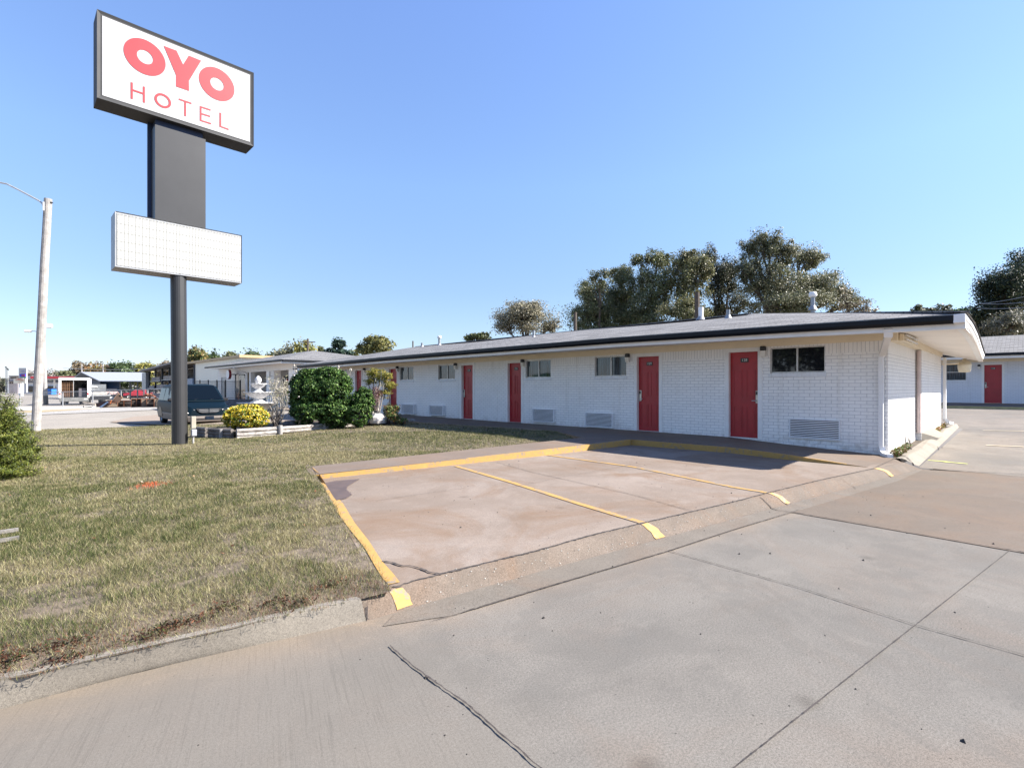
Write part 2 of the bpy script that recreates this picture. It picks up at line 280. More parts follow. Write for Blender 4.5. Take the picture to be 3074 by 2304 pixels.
# ------------------------------------------------------------------ mesh helpers
class MB:
    def __init__(s): s.v = []; s.f = []; s.sm = False
    def add(s, vs, fs):
        o = len(s.v); s.v += [tuple(map(float, q)) for q in vs]; s.f += [tuple(i+o for i in f) for f in fs]; return s
    def box(s, x0, x1, y0, y1, z0, z1, bev=0):
        if bev:
            b = min(bev, abs(x1-x0)/2.01, abs(y1-y0)/2.01, abs(z1-z0)/2.01); vs = []
            for zz, i in ((z0, b), (z0+b, 0), (z1-b, 0), (z1, b)):
                X0, X1, Y0, Y1 = x0+i, x1-i, y0+i, y1-i; k = b-i
                vs += [(X0+k, Y0, zz), (X1-k, Y0, zz), (X1, Y0+k, zz), (X1, Y1-k, zz), (X1-k, Y1, zz), (X0+k, Y1, zz), (X0, Y1-k, zz), (X0, Y0+k, zz)]
            fs = [tuple(range(7, -1, -1)), tuple(range(24, 32))]
            for r in range(3):
                for i in range(8): j = (i+1) % 8; fs.append((r*8+i, r*8+j, r*8+8+j, r*8+8+i))
            return s.add(vs, fs)
        return s.add([(x0, y0, z0), (x1, y0, z0), (x1, y1, z0), (x0, y1, z0), (x0, y0, z1), (x1, y0, z1), (x1, y1, z1), (x0, y1, z1)],
                     [(0, 3, 2, 1), (4, 5, 6, 7), (0, 1, 5, 4), (1, 2, 6, 5), (2, 3, 7, 6), (3, 0, 4, 7)])
    def quad(s, a, b, c_, d): return s.add([a, b, c_, d], [(0, 1, 2, 3)])
    def poly(s, pts): return s.add(pts, [tuple(range(len(pts)))])
    def tube(s, pts, rad, n=8, cap=True):
        pts = [Vector(p) for p in pts]; k = len(pts); rad = rad if hasattr(rad, '__len__') else [rad]*k
        base = len(s.v); ref = None
        for i, p in enumerate(pts):
            d = (pts[min(i+1, k-1)]-pts[max(i-1, 0)])
            d = d.normalized() if d.length > 1e-9 else Vector((0, 0, 1))
            if ref is None: ref = Vector((1, 0, 0)) if abs(d.x) < .8 else Vector((0, 1, 0))
            a = d.cross(ref).normalized(); b = d.cross(a).normalized(); ref = -b if False else ref
            for j in range(n):
                t = 2*math.pi*j/n; s.v.append(tuple(p+(a*math.cos(t)+b*math.sin(t))*rad[i]))
        for i in range(k-1):
            for j in range(n):
                q = (j+1) % n; s.f.append((base+i*n+j, base+i*n+q, base+(i+1)*n+q, base+(i+1)*n+j))
        if cap: s.f.append(tuple(base+j for j in range(n))); s.f.append(tuple(base+(k-1)*n+j for j in range(n-1, -1, -1)))
        return s
    def bar(s, a, b, w, h):
        """box beam from a to b, w wide horizontally, h high"""
        a = Vector(a); b = Vector(b); d = (b-a).normalized(); u = Vector((0, 0, 1)); sd = d.cross(u)
        sd = sd.normalized() if sd.length > 1e-4 else Vector((1, 0, 0)); u = sd.cross(d).normalized()
        q = [a+sd*sx*w/2+u*sz*h/2 for sx, sz in ((-1, -1), (1, -1), (1, 1), (-1, 1))]+[b+sd*sx*w/2+u*sz*h/2 for sx, sz in ((-1, -1), (1, -1), (1, 1), (-1, 1))]
        return s.add(q, [(0, 1, 2, 3), (7, 6, 5, 4), (0, 4, 5, 1), (1, 5, 6, 2), (2, 6, 7, 3), (3, 7, 4, 0)])
    def lathe(s, cx, cy, prof, n=28, wav=0, k=0):
        o = len(s.v)
        for r, z in prof:
            for j in range(n):
                t = 2*math.pi*j/n; rr = r*(1+(wav*math.cos(k*t) if r > .12 else 0)); s.v.append((cx+rr*math.cos(t), cy+rr*math.sin(t), z+(wav*.35*math.cos(k*t) if wav and r > .2 else 0)))
        for i in range(len(prof)-1):
            for j in range(n): q = (j+1) % n; s.f.append((o+i*n+j, o+i*n+q, o+(i+1)*n+q, o+(i+1)*n+j))
        return s
    def prism(s, pts, d):
        """closed polygon pts (3-D) extruded by vector d"""
        n = len(pts); d = Vector(d); q = [Vector(p) for p in pts]
        return s.add(q+[p+d for p in q], [tuple(range(n)), tuple(range(2*n-1, n-1, -1))]+[(i, (i+1) % n, n+(i+1) % n, n+i) for i in range(n)])
    def build(s, name, m, parent=None, label=None, smooth=False, recalc=True, kind=None):
        me = bpy.data.meshes.new(name)
        if parent is not None:
            r = parent
            while r.parent: r = r.parent
            l = r.get('_base', (0, 0, 0)); s.v = [(a-l[0], b-l[1], q-l[2]) for a, b, q in s.v]
        me.from_pydata(s.v, [], s.f)
        if recalc:
            bm = bmesh.new(); bm.from_mesh(me); bmesh.ops.recalc_face_normals(bm, faces=bm.faces); bm.to_mesh(me); bm.free()
        me.materials.append(m)
        if smooth: me.polygons.foreach_set('use_smooth', [True]*len(me.polygons))
        o = bpy.data.objects.new(name, me); C.objects.link(o)
        if parent is not None: o.parent = parent
        if label: o['label'] = label
        if kind: o['kind'] = kind
        return o
BASES = []
def thing(name, label, cat, loc=(0, 0, 0), group=None, local=False, rz=0):
    o = bpy.data.objects.new(name, None); C.objects.link(o); o.location = loc; o['label'] = label; o['category'] = cat
    o['_base'] = (0., 0., 0.) if local else tuple(float(q) for q in loc); o.rotation_euler = (0, 0, rz)
    if group: o['group'] = group
    BASES.append(o); return o
def tag(o, label, cat, group=None, kind=None):
    o['label'] = label; o['category'] = cat
    if group: o['group'] = group
    if kind: o['kind'] = kind
    return o
def struct(o): o['kind'] = 'structure'; return o
def copy_tree(o, parent=None):
    q = o.copy(); C.objects.link(q); q.parent = parent
    for ch in [h for h in bpy.data.objects if h.parent == o]: copy_tree(ch, q)
    return q
def text_mesh(txt, size, fn, name, m, parent, align='CENTER'):
    """letters laid on a surface: fn(u, v) -> world point"""
    cu = bpy.data.curves.new('t', 'FONT'); cu.body = txt; cu.size = size; cu.align_x = align; cu.align_y = 'CENTER'; cu.resolution_u = 3
    ob = bpy.data.objects.new('t', cu); C.objects.link(ob); dg = bpy.context.evaluated_depsgraph_get()
    me = bpy.data.meshes.new_from_object(ob.evaluated_get(dg)); b = MB()
    b.add([fn(v.co.x, v.co.y) for v in me.vertices], [tuple(p.vertices) for p in me.polygons])
    bpy.data.objects.remove(ob); bpy.data.curves.remove(cu); bpy.data.meshes.remove(me)
    return b.build(name, m, parent, recalc=False)

# ------------------------------------------------------------------ polylines and ground strips
def resample(P, n):
    P = np.array(P, float); d = np.r_[0, np.cumsum(np.linalg.norm(np.diff(P[:, :2], axis=0), axis=1))]
    t = np.linspace(0, d[-1], n); return np.stack([np.interp(t, d, P[:, k]) for k in range(3)], 1)
def loft(A, B, n, m, prof=None):
    """ruled grid between two polylines (3-D points); prof(t)->height fraction from A to B"""
    A = resample(A, n); B = resample(B, n); b = MB(); vs = []
    for i in range(n):
        for j in range(m+1):
            t = j/m; q = A[i]*(1-t)+B[i]*t
            if prof: q = np.array([q[0], q[1], A[i][2]*(1-prof(t))+B[i][2]*prof(t)])
            vs.append(q)
    fs = [(i*(m+1)+j, (i+1)*(m+1)+j, (i+1)*(m+1)+j+1, i*(m+1)+j+1) for i in range(n-1) for j in range(m)]
    return b.add(vs, fs)
def pl(pts, z):
    """pixel polyline -> world; z a number or a list of heights"""
    return [pz(x, y, z if not hasattr(z, '__len__') else z[i]) for i, (x, y) in enumerate(pts)]
SURF = []
def ground(b, name, m, smooth=True):
    o = struct(b.build(name, m, smooth=smooth, recalc=False)); SURF.append((list(b.v), list(b.f))); return o

top_kerb = [(-260, 2095), (0, 2033), (79, 2024), (234, 1986), (348, 1960), (538, 1916), (700, 1881), (828, 1848), (948, 1822), (1082, 1795)]
lip_a = [(1082, 1795), (1150, 1768), (1194, 1755), (1320, 1724)]
lip_b = [(1320, 1724), (1605, 1655), (1782, 1605), (1931, 1570), (2081, 1535), (2200, 1507), (2307, 1479), (2453, 1443), (2623, 1406), (2706, 1386)]
bot_a = [(-260, 2190), (0, 2128), (411, 2017), (700, 1950), (1100, 1862)]
bot_b = [(1100, 1862), (1215, 1830), (1600, 1722), (1985, 1617), (2370, 1513), (2690, 1428), (2770, 1408)]
sst = lambda t: t*t*(3-2*t)*.75+t*.25
TA = pl(top_kerb, .14); LA = pl(lip_a, .13); LB = pl(lip_b, .125); BA = pl(bot_a, .0); BB = pl(bot_b, .0)
# extend the kerb leftwards, out of frame
d0 = (TA[0]-TA[1]); d0 /= np.linalg.norm(d0); TA = [TA[0]+d0*9]+TA; BA = [BA[0]+d0*9]+BA
kl = loft(TA, BA, 60, 8, sst); kl2 = loft([p+np.array([0, .12, -.012]) for p in TA], TA, 60, 1); kl.add(kl2.v, kl2.f); ground(kl, 'concrete_kerb', M_kerbc)
ground(loft(LA+LB[1:], BB, 90, 8, sst), 'rolled_kerb', M_roll)
kb = [(945, 1438), (1629, 1367.5), (1764, 1351), (1893, 1335), (2200, 1360), (2370, 1381), (2540, 1396.5), (2611, 1403.5)]
kbz = [.14, .145, .145, .145, .15, .125, .122, .12]
kt = [(940, 1427), (1629, 1351), (1764, 1335), (1893, 1319.5), (2200, 1344), (2390, 1366), (2540, 1393), (2611, 1403)]
KB = pl(kb, kbz)
KT = [np.array([KB[i][0], KB[i][1], 0]) for i in range(8)]
for i, (x, y) in enumerate(kt):     # vertical face: same x, y; height read from the photograph
    dep = (KB[i]-CAM) @ FW; KT[i][2] = EYE-(y-HY)*dep/FPX
KT[-1][2] = KB[-1][2]+.002
park_near = pl([(1150, 1768)], .13)+LA[2:]+LB[1:]
park = loft(KB[:1]+KB[1:], park_near[0:], 60, 30)
ground(park, 'parking_lot', M_park)
# street: grey slabs to the left, browner slabs to the right, each its own sheet
BOTT = BA+BB[1:]
gpan = pl([(1220, 1893), (1370, 1846), (1600, 1776), (2008, 1655), (2200, 1592), (2370, 1540)], .0)
jr = pl([(2370, 1536)], 0)[0]
ground(loft(BOTT, [np.array([p[0]*1.0-.3, min(p[1]-2, -1.5), 0]) for p in BOTT], 90, 60), 'driveway', M_drive)
BTn = np.array(BOTT)
def edge_attr(o):
    co = np.array([v.co[:2] for v in o.data.vertices]); dd = co[:, 1]-np.interp(co[:, 0], BTn[:, 0], BTn[:, 1]); a_ = o.data.attributes.new('edge', 'FLOAT', 'POINT'); a_.data.foreach_set('value', (.85*np.exp(-((np.abs(dd)-.10)/.22)**2)).astype(float))
edge_attr([q for q in C.objects if q.name == 'driveway'][0])
farS = MB().quad((-60, -60, -.02), (60, -60, -.02), (60, 1.2, -.02), (-60, 1.2, -.02)); ground(farS, 'street', M_drive)
j3a = pl([(2370, 1536)], .004)[0]; j3b = pl([(3074, 1659)], .004)[0]; dra = pl([(2770, 1408)], .004)[0]; drb = pl([(3074, 1424)], .004)[0]
ext = lambda a, b, k: b+(b-a)*k
j3e = ext(j3a, j3b, 2.); dre = ext(dra, drb, 3.)
bline = [p+np.array([0, 0, .004]) for p in pl([(2370, 1513), (2690, 1428), (2770, 1408)], 0)]
br = loft([j3a, j3e], [dra, dre], 20, 20); br.v = [(a, b_, .004) for a, b_, z in br.v]
ground(br, 'brown_driveway_slab', M_drive2)
br2 = MB().poly([j3a, *[tuple(q) for q in bline]]); br2.v = [(a, b_, .004) for a, b_, z in br2.v]
pan = loft([p+np.array([0, 0, .0045]) for p in pl([(1185, 1842), (1215, 1830), (1600, 1722), (1985, 1617), (2372, 1512.5), (2690, 1428), (2768, 1408)], 0)],
           [p+np.array([0, 0, .0045]) for p in pl([(1150, 1880), (1370, 1846), (1600, 1776), (2008, 1655), (2200, 1592), (2440, 1520), (2700, 1442), (2770, 1410)], 0)], 50, 2)
ground(pan, 'gutter_pan', M_pan)
# rear lot to the right, climbing towards the far wing
b = MB(); xs = np.linspace(11.75, 33.3, 24); ys = np.linspace(-14, 1.38, 12); ys2 = np.linspace(1.38, 40, 14)
def rl(x, y): return (x, y, float(GR(x))+.006)
vs = [rl(x, y) for x in xs for y in ys]; b.add(vs, [(i*12+j, (i+1)*12+j, (i+1)*12+j+1, i*12+j+1) for i in range(23) for j in range(11)])
xs3 = np.linspace(20.9, 33.3, 10); vs = [rl(x, y) for x in xs3 for y in ys2]; b.add(vs, [(i*14+j, (i+1)*14+j, (i+1)*14+j+1, i*14+j+1) for i in range(9) for j in range(13)])
ground(b, 'rear_parking_lot', M_rear)
# kerb along the end wall
kx = np.linspace(11.95, 21.6, 30)
crest = [(x, 1.62+.03*math.sin(x*1.7), .125+(x-12.08)*.0185) for x in kx]; crest_in = [(x, 1.74, .12+(x-12.08)*.0185) for x in kx]
botr = [(x, 1.40+(x-12)*.012, float(GR(x))+.004) for x in kx]
b = loft(crest_in, crest, 30, 1); b2 = loft(crest, botr, 30, 6, sst); b.add(b2.v, b2.f)
b.add([crest_in[-1], crest[-1], botr[-1], (21.9, 1.7, float(GR(21.9))+.004), (21.7, 2.2, .3)], [(0, 1, 4), (1, 2, 3), (1, 3, 4)])
ground(b, 'end_wall_kerb', M_kerbc)
sx = np.linspace(12.0, 21.6, 20)
ground(loft([(x, 1.735, .11+(x-12.08)*.0185) for x in sx], [(x, 2.3, .12+(x-12.08)*.0185) for x in sx], 20, 2), 'soil_strip', M_soil)

# walks
X0, Y0 = 12.19, 1.90
wall_base = [(X0+.05, 27.5, .30), (X0+.05, 20, .29), (X0+.05, 12.4, .28), (X0+.05, 7.4, .285), (X0+.05, 5.0, .285), (X0+.05, 3.6, .2), (X0+.05, 1.95, .13)]
inner = pl([(915, 1401), (1744, 1313)], [.2, .285])
KLx = [KT[0]+np.array([-.05, .02, .012])]+KT[1:4]
ground(loft(KLx, [inner[0], inner[0]*.5+inner[1]*.5, inner[1]], 24, 2), 'side_walk', M_walk)
struct(MB().prism([tuple(KLx[0]-UP*.006), tuple(inner[0]-UP*.006), tuple(inner[0]-UP*.25), tuple(KLx[0]-UP*.25)], (.05, 0, 0)).build('side_walk_end', M_walk))
we = [(10.0, 20, .285), (10.0, 14.5, .27), (10.4, 11.5, .27), (10.6, 9, .275), (inner[1][0]+.02, inner[1][1], .285)]
WE = [(10.0, 27.5, .285)]+we+[tuple(KT[3])]+[tuple(q) for q in KT[4:]]+[tuple(pz(2660, 1395, .122)), tuple(pz(2706, 1386, .122))]
def z_at(P, y):  # height of the wall-side edge at a given y
    P = sorted(P, key=lambda q: q[1]); return float(np.interp(y, [q[1] for q in P], [q[2] for q in P]))
b = MB(); Wd = resample(WE, 90); vs = []
for q in Wd:
    yw = max(q[1], 1.93) if q[0] < 11.6 else 1.93
    wz = z_at(wall_base, yw); vs += [tuple(q), (q[0]*.5+(X0+.05)*.5, (q[1]+yw)/2, (q[2]+wz)/2), (X0+.05, yw, wz)]
b.add(vs, [(i*3+j, (i+1)*3+j, (i+1)*3+j+1, i*3+j+1) for i in range(89) for j in range(2)])
ground(b, 'front_walk', M_walk)
# yellow kerb face with its painted top
b = loft([p+np.array([0, 0, -.03]) for p in KB], KT, 70, 1); A = resample(KT, 70)
def offs(P, d):
    P = np.array(P); out = []
    for i in range(len(P)):
        t = P[min(i+1, len(P)-1)]-P[max(i-1, 0)]; t = t/(np.linalg.norm(t[:2])+1e-9); out.append(P[i]+np.array([-t[1]*d, t[0]*d, 0]))
    return np.array(out)
O_ = offs(A, .055)
tp = MB(); tp.add([tuple(p+np.array([0, 0, .005])) for p in A]+[tuple(p+np.array([0, 0, .005])) for p in O_], [(i, i+1, 70+i+1, 70+i) for i in range(67)])
b.v = [tuple(np.array(v)) for v in b.v]
yk = MB(); fc = loft([p+np.array([-.0, 0, -.03]) for p in KB], [p+np.array([0, 0, .005]) for p in KT], 70, 1)
fo = offs(np.array(fc.v)[0::2], -.004); fo2 = offs(np.array(fc.v)[1::2], -.004)
vv = []
for a_, b_ in zip(fo, fo2): vv += [tuple(a_), tuple(b_)]
yk.add(vv, fc.f); yk.add(tp.v, tp.f); struct(yk.build('yellow_kerb', M_worn, recalc=False))

# lawn and far ground
lawn_poly = [tuple(p[:2]) for p in TA] + [tuple(pz(x, y, .14)[:2]) for x, y in ((1176, 1770), (1136, 1702), (1108, 1650), (1026, 1550), (950, 1440), (924, 1402))]
lawn_poly += [tuple(inner[0][:2]), tuple(inner[1][:2]), (10.6, 9), (10.4, 11.5), (10.0, 14.5), (10.0, 19), (7.0, 21.5), tuple(pz(479, 1274, -.1)[:2]), tuple(pz(97, 1285, -.1)[:2]), (-14, 29)]
def inpoly(x, y, P):
    P = np.array(P); ins = np.zeros(x.shape, bool); j = len(P)-1
    for i in range(len(P)):
        xi, yi = P[i]; xj, yj = P[j]; k = ((yi > y) != (yj > y)) & (x < (xj-xi)*(y-yi)/(yj-yi+1e-12)+xi); ins ^= k; j = i
    return ins
GX = np.r_[np.arange(-14, 12.1, .5), ]; GY = np.arange(2.2, 30, .5)
def grid(xs, ys, zf, name, m):
    X, Y = np.meshgrid(xs, ys, indexing='ij'); Z = zf(X, Y); nx, ny = X.shape
    b = MB(); b.add(np.stack([X, Y, Z], -1).reshape(-1, 3), [(i*ny+j, (i+1)*ny+j, (i+1)*ny+j+1, i*ny+j+1) for i in range(nx-1) for j in range(ny-1)])
    return ground(b, name, m)
def lz(X, Y):
    z = G(X, Y)-.02; P = lawn_poly
    pk = (X > 1.0) & (Y < 7.8) & ~inpoly(X, Y, P); z = np.where(pk, np.minimum(z, .0), z)
    z = np.where((Y < 3.1), -.06, z); return z
# lawn as a triangulated polygon so that its edge follows the kerb exactly
from mathutils.geometry import delaunay_2d_cdt
def dens(P, st=.4):
    out = []
    for i in range(len(P)):
        a_, b_ = np.array(P[i]), np.array(P[(i+1) % len(P)]); k = max(1, int(np.linalg.norm(b_-a_)/st)); out += [tuple(a_+(b_-a_)*j/k) for j in range(k)]
    return out
LPd = dens(lawn_poly); gxx, gyy = np.meshgrid(np.arange(-13.8, 10.6, .4), np.arange(2.4, 28.6, .4)); gxx = gxx.ravel(); gyy = gyy.ravel(); ins = inpoly(gxx, gyy, LPd)
pts_ = [Vector(p_) for p_ in LPd]+[Vector((x, y)) for x, y in zip(gxx[ins], gyy[ins])]; nb = len(LPd)
vv_, _, ff_, _, _, _ = delaunay_2d_cdt(pts_, [(i, (i+1) % nb) for i in range(nb)], [], 1, 1e-6)
me = bpy.data.meshes.new('lawn'); bm = bmesh.new(); bv = [bm.verts.new((v_.x, v_.y, float(G(v_.x, v_.y))-.004)) for v_ in vv_]
for f_ in ff_:
    try: bm.faces.new([bv[i] for i in f_])
    except ValueError: pass
bm.to_mesh(me); bm.free(); me.materials.append(M_under); lo = bpy.data.objects.new('lawn', me); C.objects.link(lo); struct(lo)
fx = np.r_[np.arange(-120, -10, 8), np.arange(-10, 14, 1.), np.arange(14, 60, 5), np.arange(60, 420, 20)]; fy = np.r_[np.arange(23, 60, 1.5), np.arange(60, 140, 5), np.arange(140, 620, 20)]
grid(fx, fy, lambda X, Y: G(X, Y)-.012-.05*(Y < 26.4)*(X < 8), 'far_lot', M_far)
grid(np.array([-400, -120, -60, -14.]), np.array([2.5, 8, 14, 23, 60, 620]), lambda X, Y: G(X, Y)-.06, 'ground', M_drygrass)
grid(np.array([6.5, 8, 10.1]), np.array([17.5, 19, 21, 24.]), lambda X, Y: G(X, Y)-.008, 'entry_drive', M_pinkslab)
grid(np.linspace(33, 420, 9), np.linspace(-300, 23, 9), lambda X, Y: 0*X+.4, 'far_ground', M_drygrass)
grid(np.linspace(21, 33.2, 3), np.linspace(39, 60, 3), lambda X, Y: 0*X+.3, 'back_lot', M_far)
# zones of the far lot
def zone(px, zoff, name, m):
    b = MB(); P = []
    for x, y in px:
        z = -.2
        for _ in range(12): p = pz(x, y, z); z = float(G(p[0], p[1]))+zoff
        P.append(tuple(p))
    b.poly(P); return struct(b.build(name, m, recalc=False))
zone([(90, 1283), (480, 1273), (480, 1250), (395, 1252), (330, 1270)], .02, 'pink_drive_slab', M_pinkslab) if False else None
zone([(20, 1248), (120, 1244), (500, 1228), (500, 1221), (300, 1224), (120, 1231), (20, 1236)], .02, 'gravel_bank', M_gravel)
zone([(100, 1238), (230, 1230), (300, 1227), (300, 1223), (120, 1229), (0, 1238)], .03, 'dry_verge', M_drygrass)
zone([(0, 1232), (120, 1230.5), (300, 1224), (300, 1217), (120, 1220), (0, 1222)], .035, 'far_pavement', M_white_conc)
zone([(330, 1266), (400, 1250), (505, 1242), (690, 1240), (690, 1272), (480, 1274)], .02, 'tan_drive', M_pinkslab)

# markings follow the surface below them
allv = []; allf = []
for v, f in SURF[:12]:
    o = len(allv); allv += v; allf += [tuple(i+o for i in q) for q in f]
bvh = BVHTree.FromPolygons(allv, allf)
def drop(p):
    h = bvh.ray_cast(Vector((p[0], p[1], 3)), Vector((0, 0, -1))); return h[0].z if h[0] else 0.
def hit(x, y):
    d = Vector(ray(x, y)); h = bvh.ray_cast(Vector(CAM), d.normalized()); return np.array(h[0]) if h[0] else pz(x, y, 0)
def ribbon(pts, wd, up=.005, step=.05, jit=0., taper=False):
    """pts: pixel polyline; wd: metres"""
    P = resample([hit(*q) for q in pts], 2); P = [hit(*q) for q in pts]; ln = sum(np.linalg.norm(P[i+1]-P[i]) for i in range(len(P)-1))
    n = max(4, int(ln/step)); P = resample(P, n); b = MB(); vs = []
    for i in range(n):
        t = P[min(i+1, n-1)]-P[max(i-1, 0)]; t /= np.linalg.norm(t[:2])+1e-9; nn = np.array([-t[1], t[0], 0]); j = nn*random.uniform(-jit, jit)
        ww = wd*(random.uniform(.5, 1.3) if jit else 1)*(1 if not taper else 1-.7*i/n)
        for s_ in (-.5, .5): q = P[i]+nn*ww*s_+j; vs.append((q[0], q[1], drop(q)+up))
    b.add(vs, [(2*i, 2*i+1, 2*i+3, 2*i+2) for i in range(n-1)]); return b
pk = [o for o in C.objects if o.name == 'parking_lot'][0]; dv = [o for o in C.objects if o.name == 'driveway'][0]
def stripe(pts, wd, par=pk):
    o = ribbon(pts, wd, .006).build('painted_line', M_worn2, None, recalc=False); o.parent = par; return o
M_worn2 = worn_yellow(.50, 'faded')
stripe([(1369, 1399), (1540, 1449), (1738, 1512), (1928, 1569)], .085)
stripe([(1645, 1366), (1900, 1401), (2200, 1462), (2307, 1480)], .085)
def band(Lp, Rp, n=8):
    A_ = resample([hit(*q) for q in Lp], n); B_ = resample([hit(*q) for q in Rp], n); b = MB(); vs = []
    for i in range(n):
        for t in (0, .33, .66, 1): q = A_[i]*(1-t)+B_[i]*t; vs.append((q[0]+random.uniform(-.006, .006), q[1], drop(q)+.006))
    b.add(vs, [(i*4+j, (i+1)*4+j, (i+1)*4+j+1, i*4+j+1) for i in range(n-1) for j in range(3)]); o = b.build('painted_line', M_worn2, None, recalc=False); o.parent = pk
for k_, Lp, Rp in (('b', [(1745, 553), (1790, 588), (1820, 628)], [(1775, 543), (1830, 577), (1868, 615)]), ('e', [(265, 585), (350, 620), (415, 668)], [(300, 578), (380, 610), (436, 655)]),
                   ('e', [(1065, 397), (1160, 420), (1205, 458)], [(1100, 391), (1185, 415), (1224, 450)]), ('b', [(455, 888), (480, 940), (500, 990)], [(525, 876), (558, 915), (580, 962)])):
    band([c(k_, *q) for q in Lp], [c(k_, *q) for q in Rp])
yl = MB(); Lq = [(934, 1436), (1012, 1538), (1050, 1590), (1094, 1644), (1122, 1694), (1150, 1740), (1166, 1756)]; Rq = [(972, 1447), (1030, 1512), (1065, 1570), (1108, 1625), (1147, 1686), (1180, 1722), (1200, 1748)]
A1 = resample([hit(*q) for q in Lq], 40); B1 = resample([hit(*q) for q in Rq], 40); vs = []
for i in range(40):
    a_, b_ = A1[i], B1[i]
    for t in (0, .5, 1): q = a_*(1-t)+b_*t; vs.append((q[0], q[1], max(drop(q), .130 if t < .6 else 0)+.006))
yl.add(vs, [(i*3+j, (i+1)*3+j, (i+1)*3+j+1, i*3+j+1) for i in range(39) for j in range(2)])
o = yl.build('painted_edge', M_worn, None, recalc=False); o.parent = pk
cr = MB()
def crk(pts, wd, jit=.004, up=.0085): q = ribbon(pts, wd, up, .025, jit*.7); cr.add(q.v, q.f)
crk([(1147, 1686), (1175, 1689), (1205, 1700), (1230, 1699), (1262, 1707), (1290, 1719), (1320, 1724)], .016, .004)
crk(lip_b, .014, .006)
crk([(1320, 1724), (1250, 1745), (1180, 1765)], .008, .01)
crk([(1082, 1797), (1100, 1830), (1108, 1862)], .014, .01)
crk([(1492, 1388), (1600, 1418), (1900, 1485), (2081, 1535)], .009, .006)
crk([(1130, 1504), (1250, 1485), (1400, 1465)], .005, .006)
crk([(1500, 1470), (1700, 1430), (1900, 1395)], .004, .008)
crk([(2525, 1437), (2560, 1460), (2570, 1468)], .008, .006)
crk([(2283, 1493), (2310, 1518), (2335, 1532), (2376, 1537)], .014, .004)
cr.build('crack', M_crack, pk, recalc=False)
cr = MB()
crk([(2376, 1537), (2550, 1566), (3074, 1660), (3300, 1700)], .013, .002, .009)
crk([(2008, 1653), (2400, 1765), (2750, 1878), (3074, 1968), (3300, 2035)], .008, .001)
crk([(3030, 1655), (2752, 1876), (2210, 2304), (1900, 2560)], .007, .001, .01)
crk([(1170, 1940), (1250, 2010), (1400, 2115), (1600, 2290), (1750, 2420)], .010, .004)
crk([(1370, 1846), (1600, 1776), (2008, 1655), (2200, 1592), (2400, 1530)], .006, .003)
crk([(2706, 1386), (2770, 1408), (2800, 1410), (3074, 1424), (3300, 1436)], .02, .006, .012)
crk([(2800, 1484), (3000, 1495), (3074, 1500)], .006, .004, .01)
crk([(1300, 1864), (1370, 1846)], .006, .003)
cr.build('joint', M_crack, dv, recalc=False)
# stains on the parking bay: damp corner
dm = mat('damp_concrete', (.105, .07, .052), .45, .15, 6)
b = MB().poly([tuple(np.array([*(hit(x, y)[:2]), drop(hit(x, y))+.007])) for x, y in [(975, 1450), (1010, 1443), (1080, 1438), (1043, 1460), (1040, 1470), (1057, 1485), (1040, 1496), (1010, 1503), (1000, 1490)]])
o = b.build('damp_patch', dm, None, recalc=False); o.parent = pk
gp = mat('green_spray', (.62, .70, .10), .8, .3, 12); b = ribbon([(2785, 1382), (2830, 1386), (2905, 1393)], .05, .012, .05, .02)
o = b.build('spray_mark', gp, None, recalc=False); o.parent = [q for q in C.objects if q.name == 'rear_parking_lot'][0]
b = MB()
for pts in ([(2950, 1292), (3074, 1294)], [(2960, 1337), (3074, 1341)]):
    q = ribbon(pts, .09, .012); b.add(q.v, q.f)
o = b.build('faded_line', mat('faded_yellow', (.52, .44, .30), .8, .2, 9), None, recalc=False); o.parent = [q for q in C.objects if q.name == 'rear_parking_lot'][0]
cr = MB(); crk([(2770, 1330), (2810, 1351), (2940, 1357), (3074, 1362)], .012, .01, .014); crk([(2810, 1345), (2772, 1332)], .012, .01, .014)
cr.build('crack', M_crack, [q for q in C.objects if q.name == 'rear_parking_lot'][0], recalc=False)

# ------------------------------------------------------------------ motel building
def wall_x(b, X, ya, yb, za, zb, ops, rec):
    """wall facing -X with openings (y0,y1,z0,z1) recessed by rec"""
    ys = sorted({ya, yb, *[v for o in ops for v in o[:2]]}); zs = sorted({za, zb, *[v for o in ops for v in o[2:4]]})
    for i in range(len(ys)-1):
        for j in range(len(zs)-1):
            cy, cz = (ys[i]+ys[i+1])/2, (zs[j]+zs[j+1])/2
            if any(o[0] < cy < o[1] and o[2] < cz < o[3] for o in ops): continue
            b.quad((X, ys[i], zs[j]), (X, ys[i+1], zs[j]), (X, ys[i+1], zs[j+1]), (X, ys[i], zs[j+1]))
    for y0, y1, z0, z1 in [o[:4] for o in ops]:
        b.quad((X, y0, z0), (X+rec, y0, z0), (X+rec, y0, z1), (X, y0, z1)); b.quad((X, y1, z0), (X+rec, y1, z0), (X+rec, y1, z1), (X, y1, z1))
        b.quad((X, y0, z1), (X+rec, y0, z1), (X+rec, y1, z1), (X, y1, z1)); b.quad((X, y0, z0), (X+rec, y0, z0), (X+rec, y1, z0), (X, y1, z0))
    return b
motel = thing('motel_building', 'long low white brick motel wing with red doors along the parking bay', 'motel', (X0, Y0, 0))
doors = [(4.28, 5.02, .285, 2.315, '128', 'R', 1), (6.76, 7.50, .285, 2.315, '129', 'L', 1), (11.80, 12.52, .28, 2.315, '126', 'R', 0), (14.27, 15.0, .285, 2.315, '125', 'L', 1), (19.38, 20.1, .29, 2.315, '', 'R', 0), (22.5, 23.2, .29, 2.315, '', 'L', 0)]
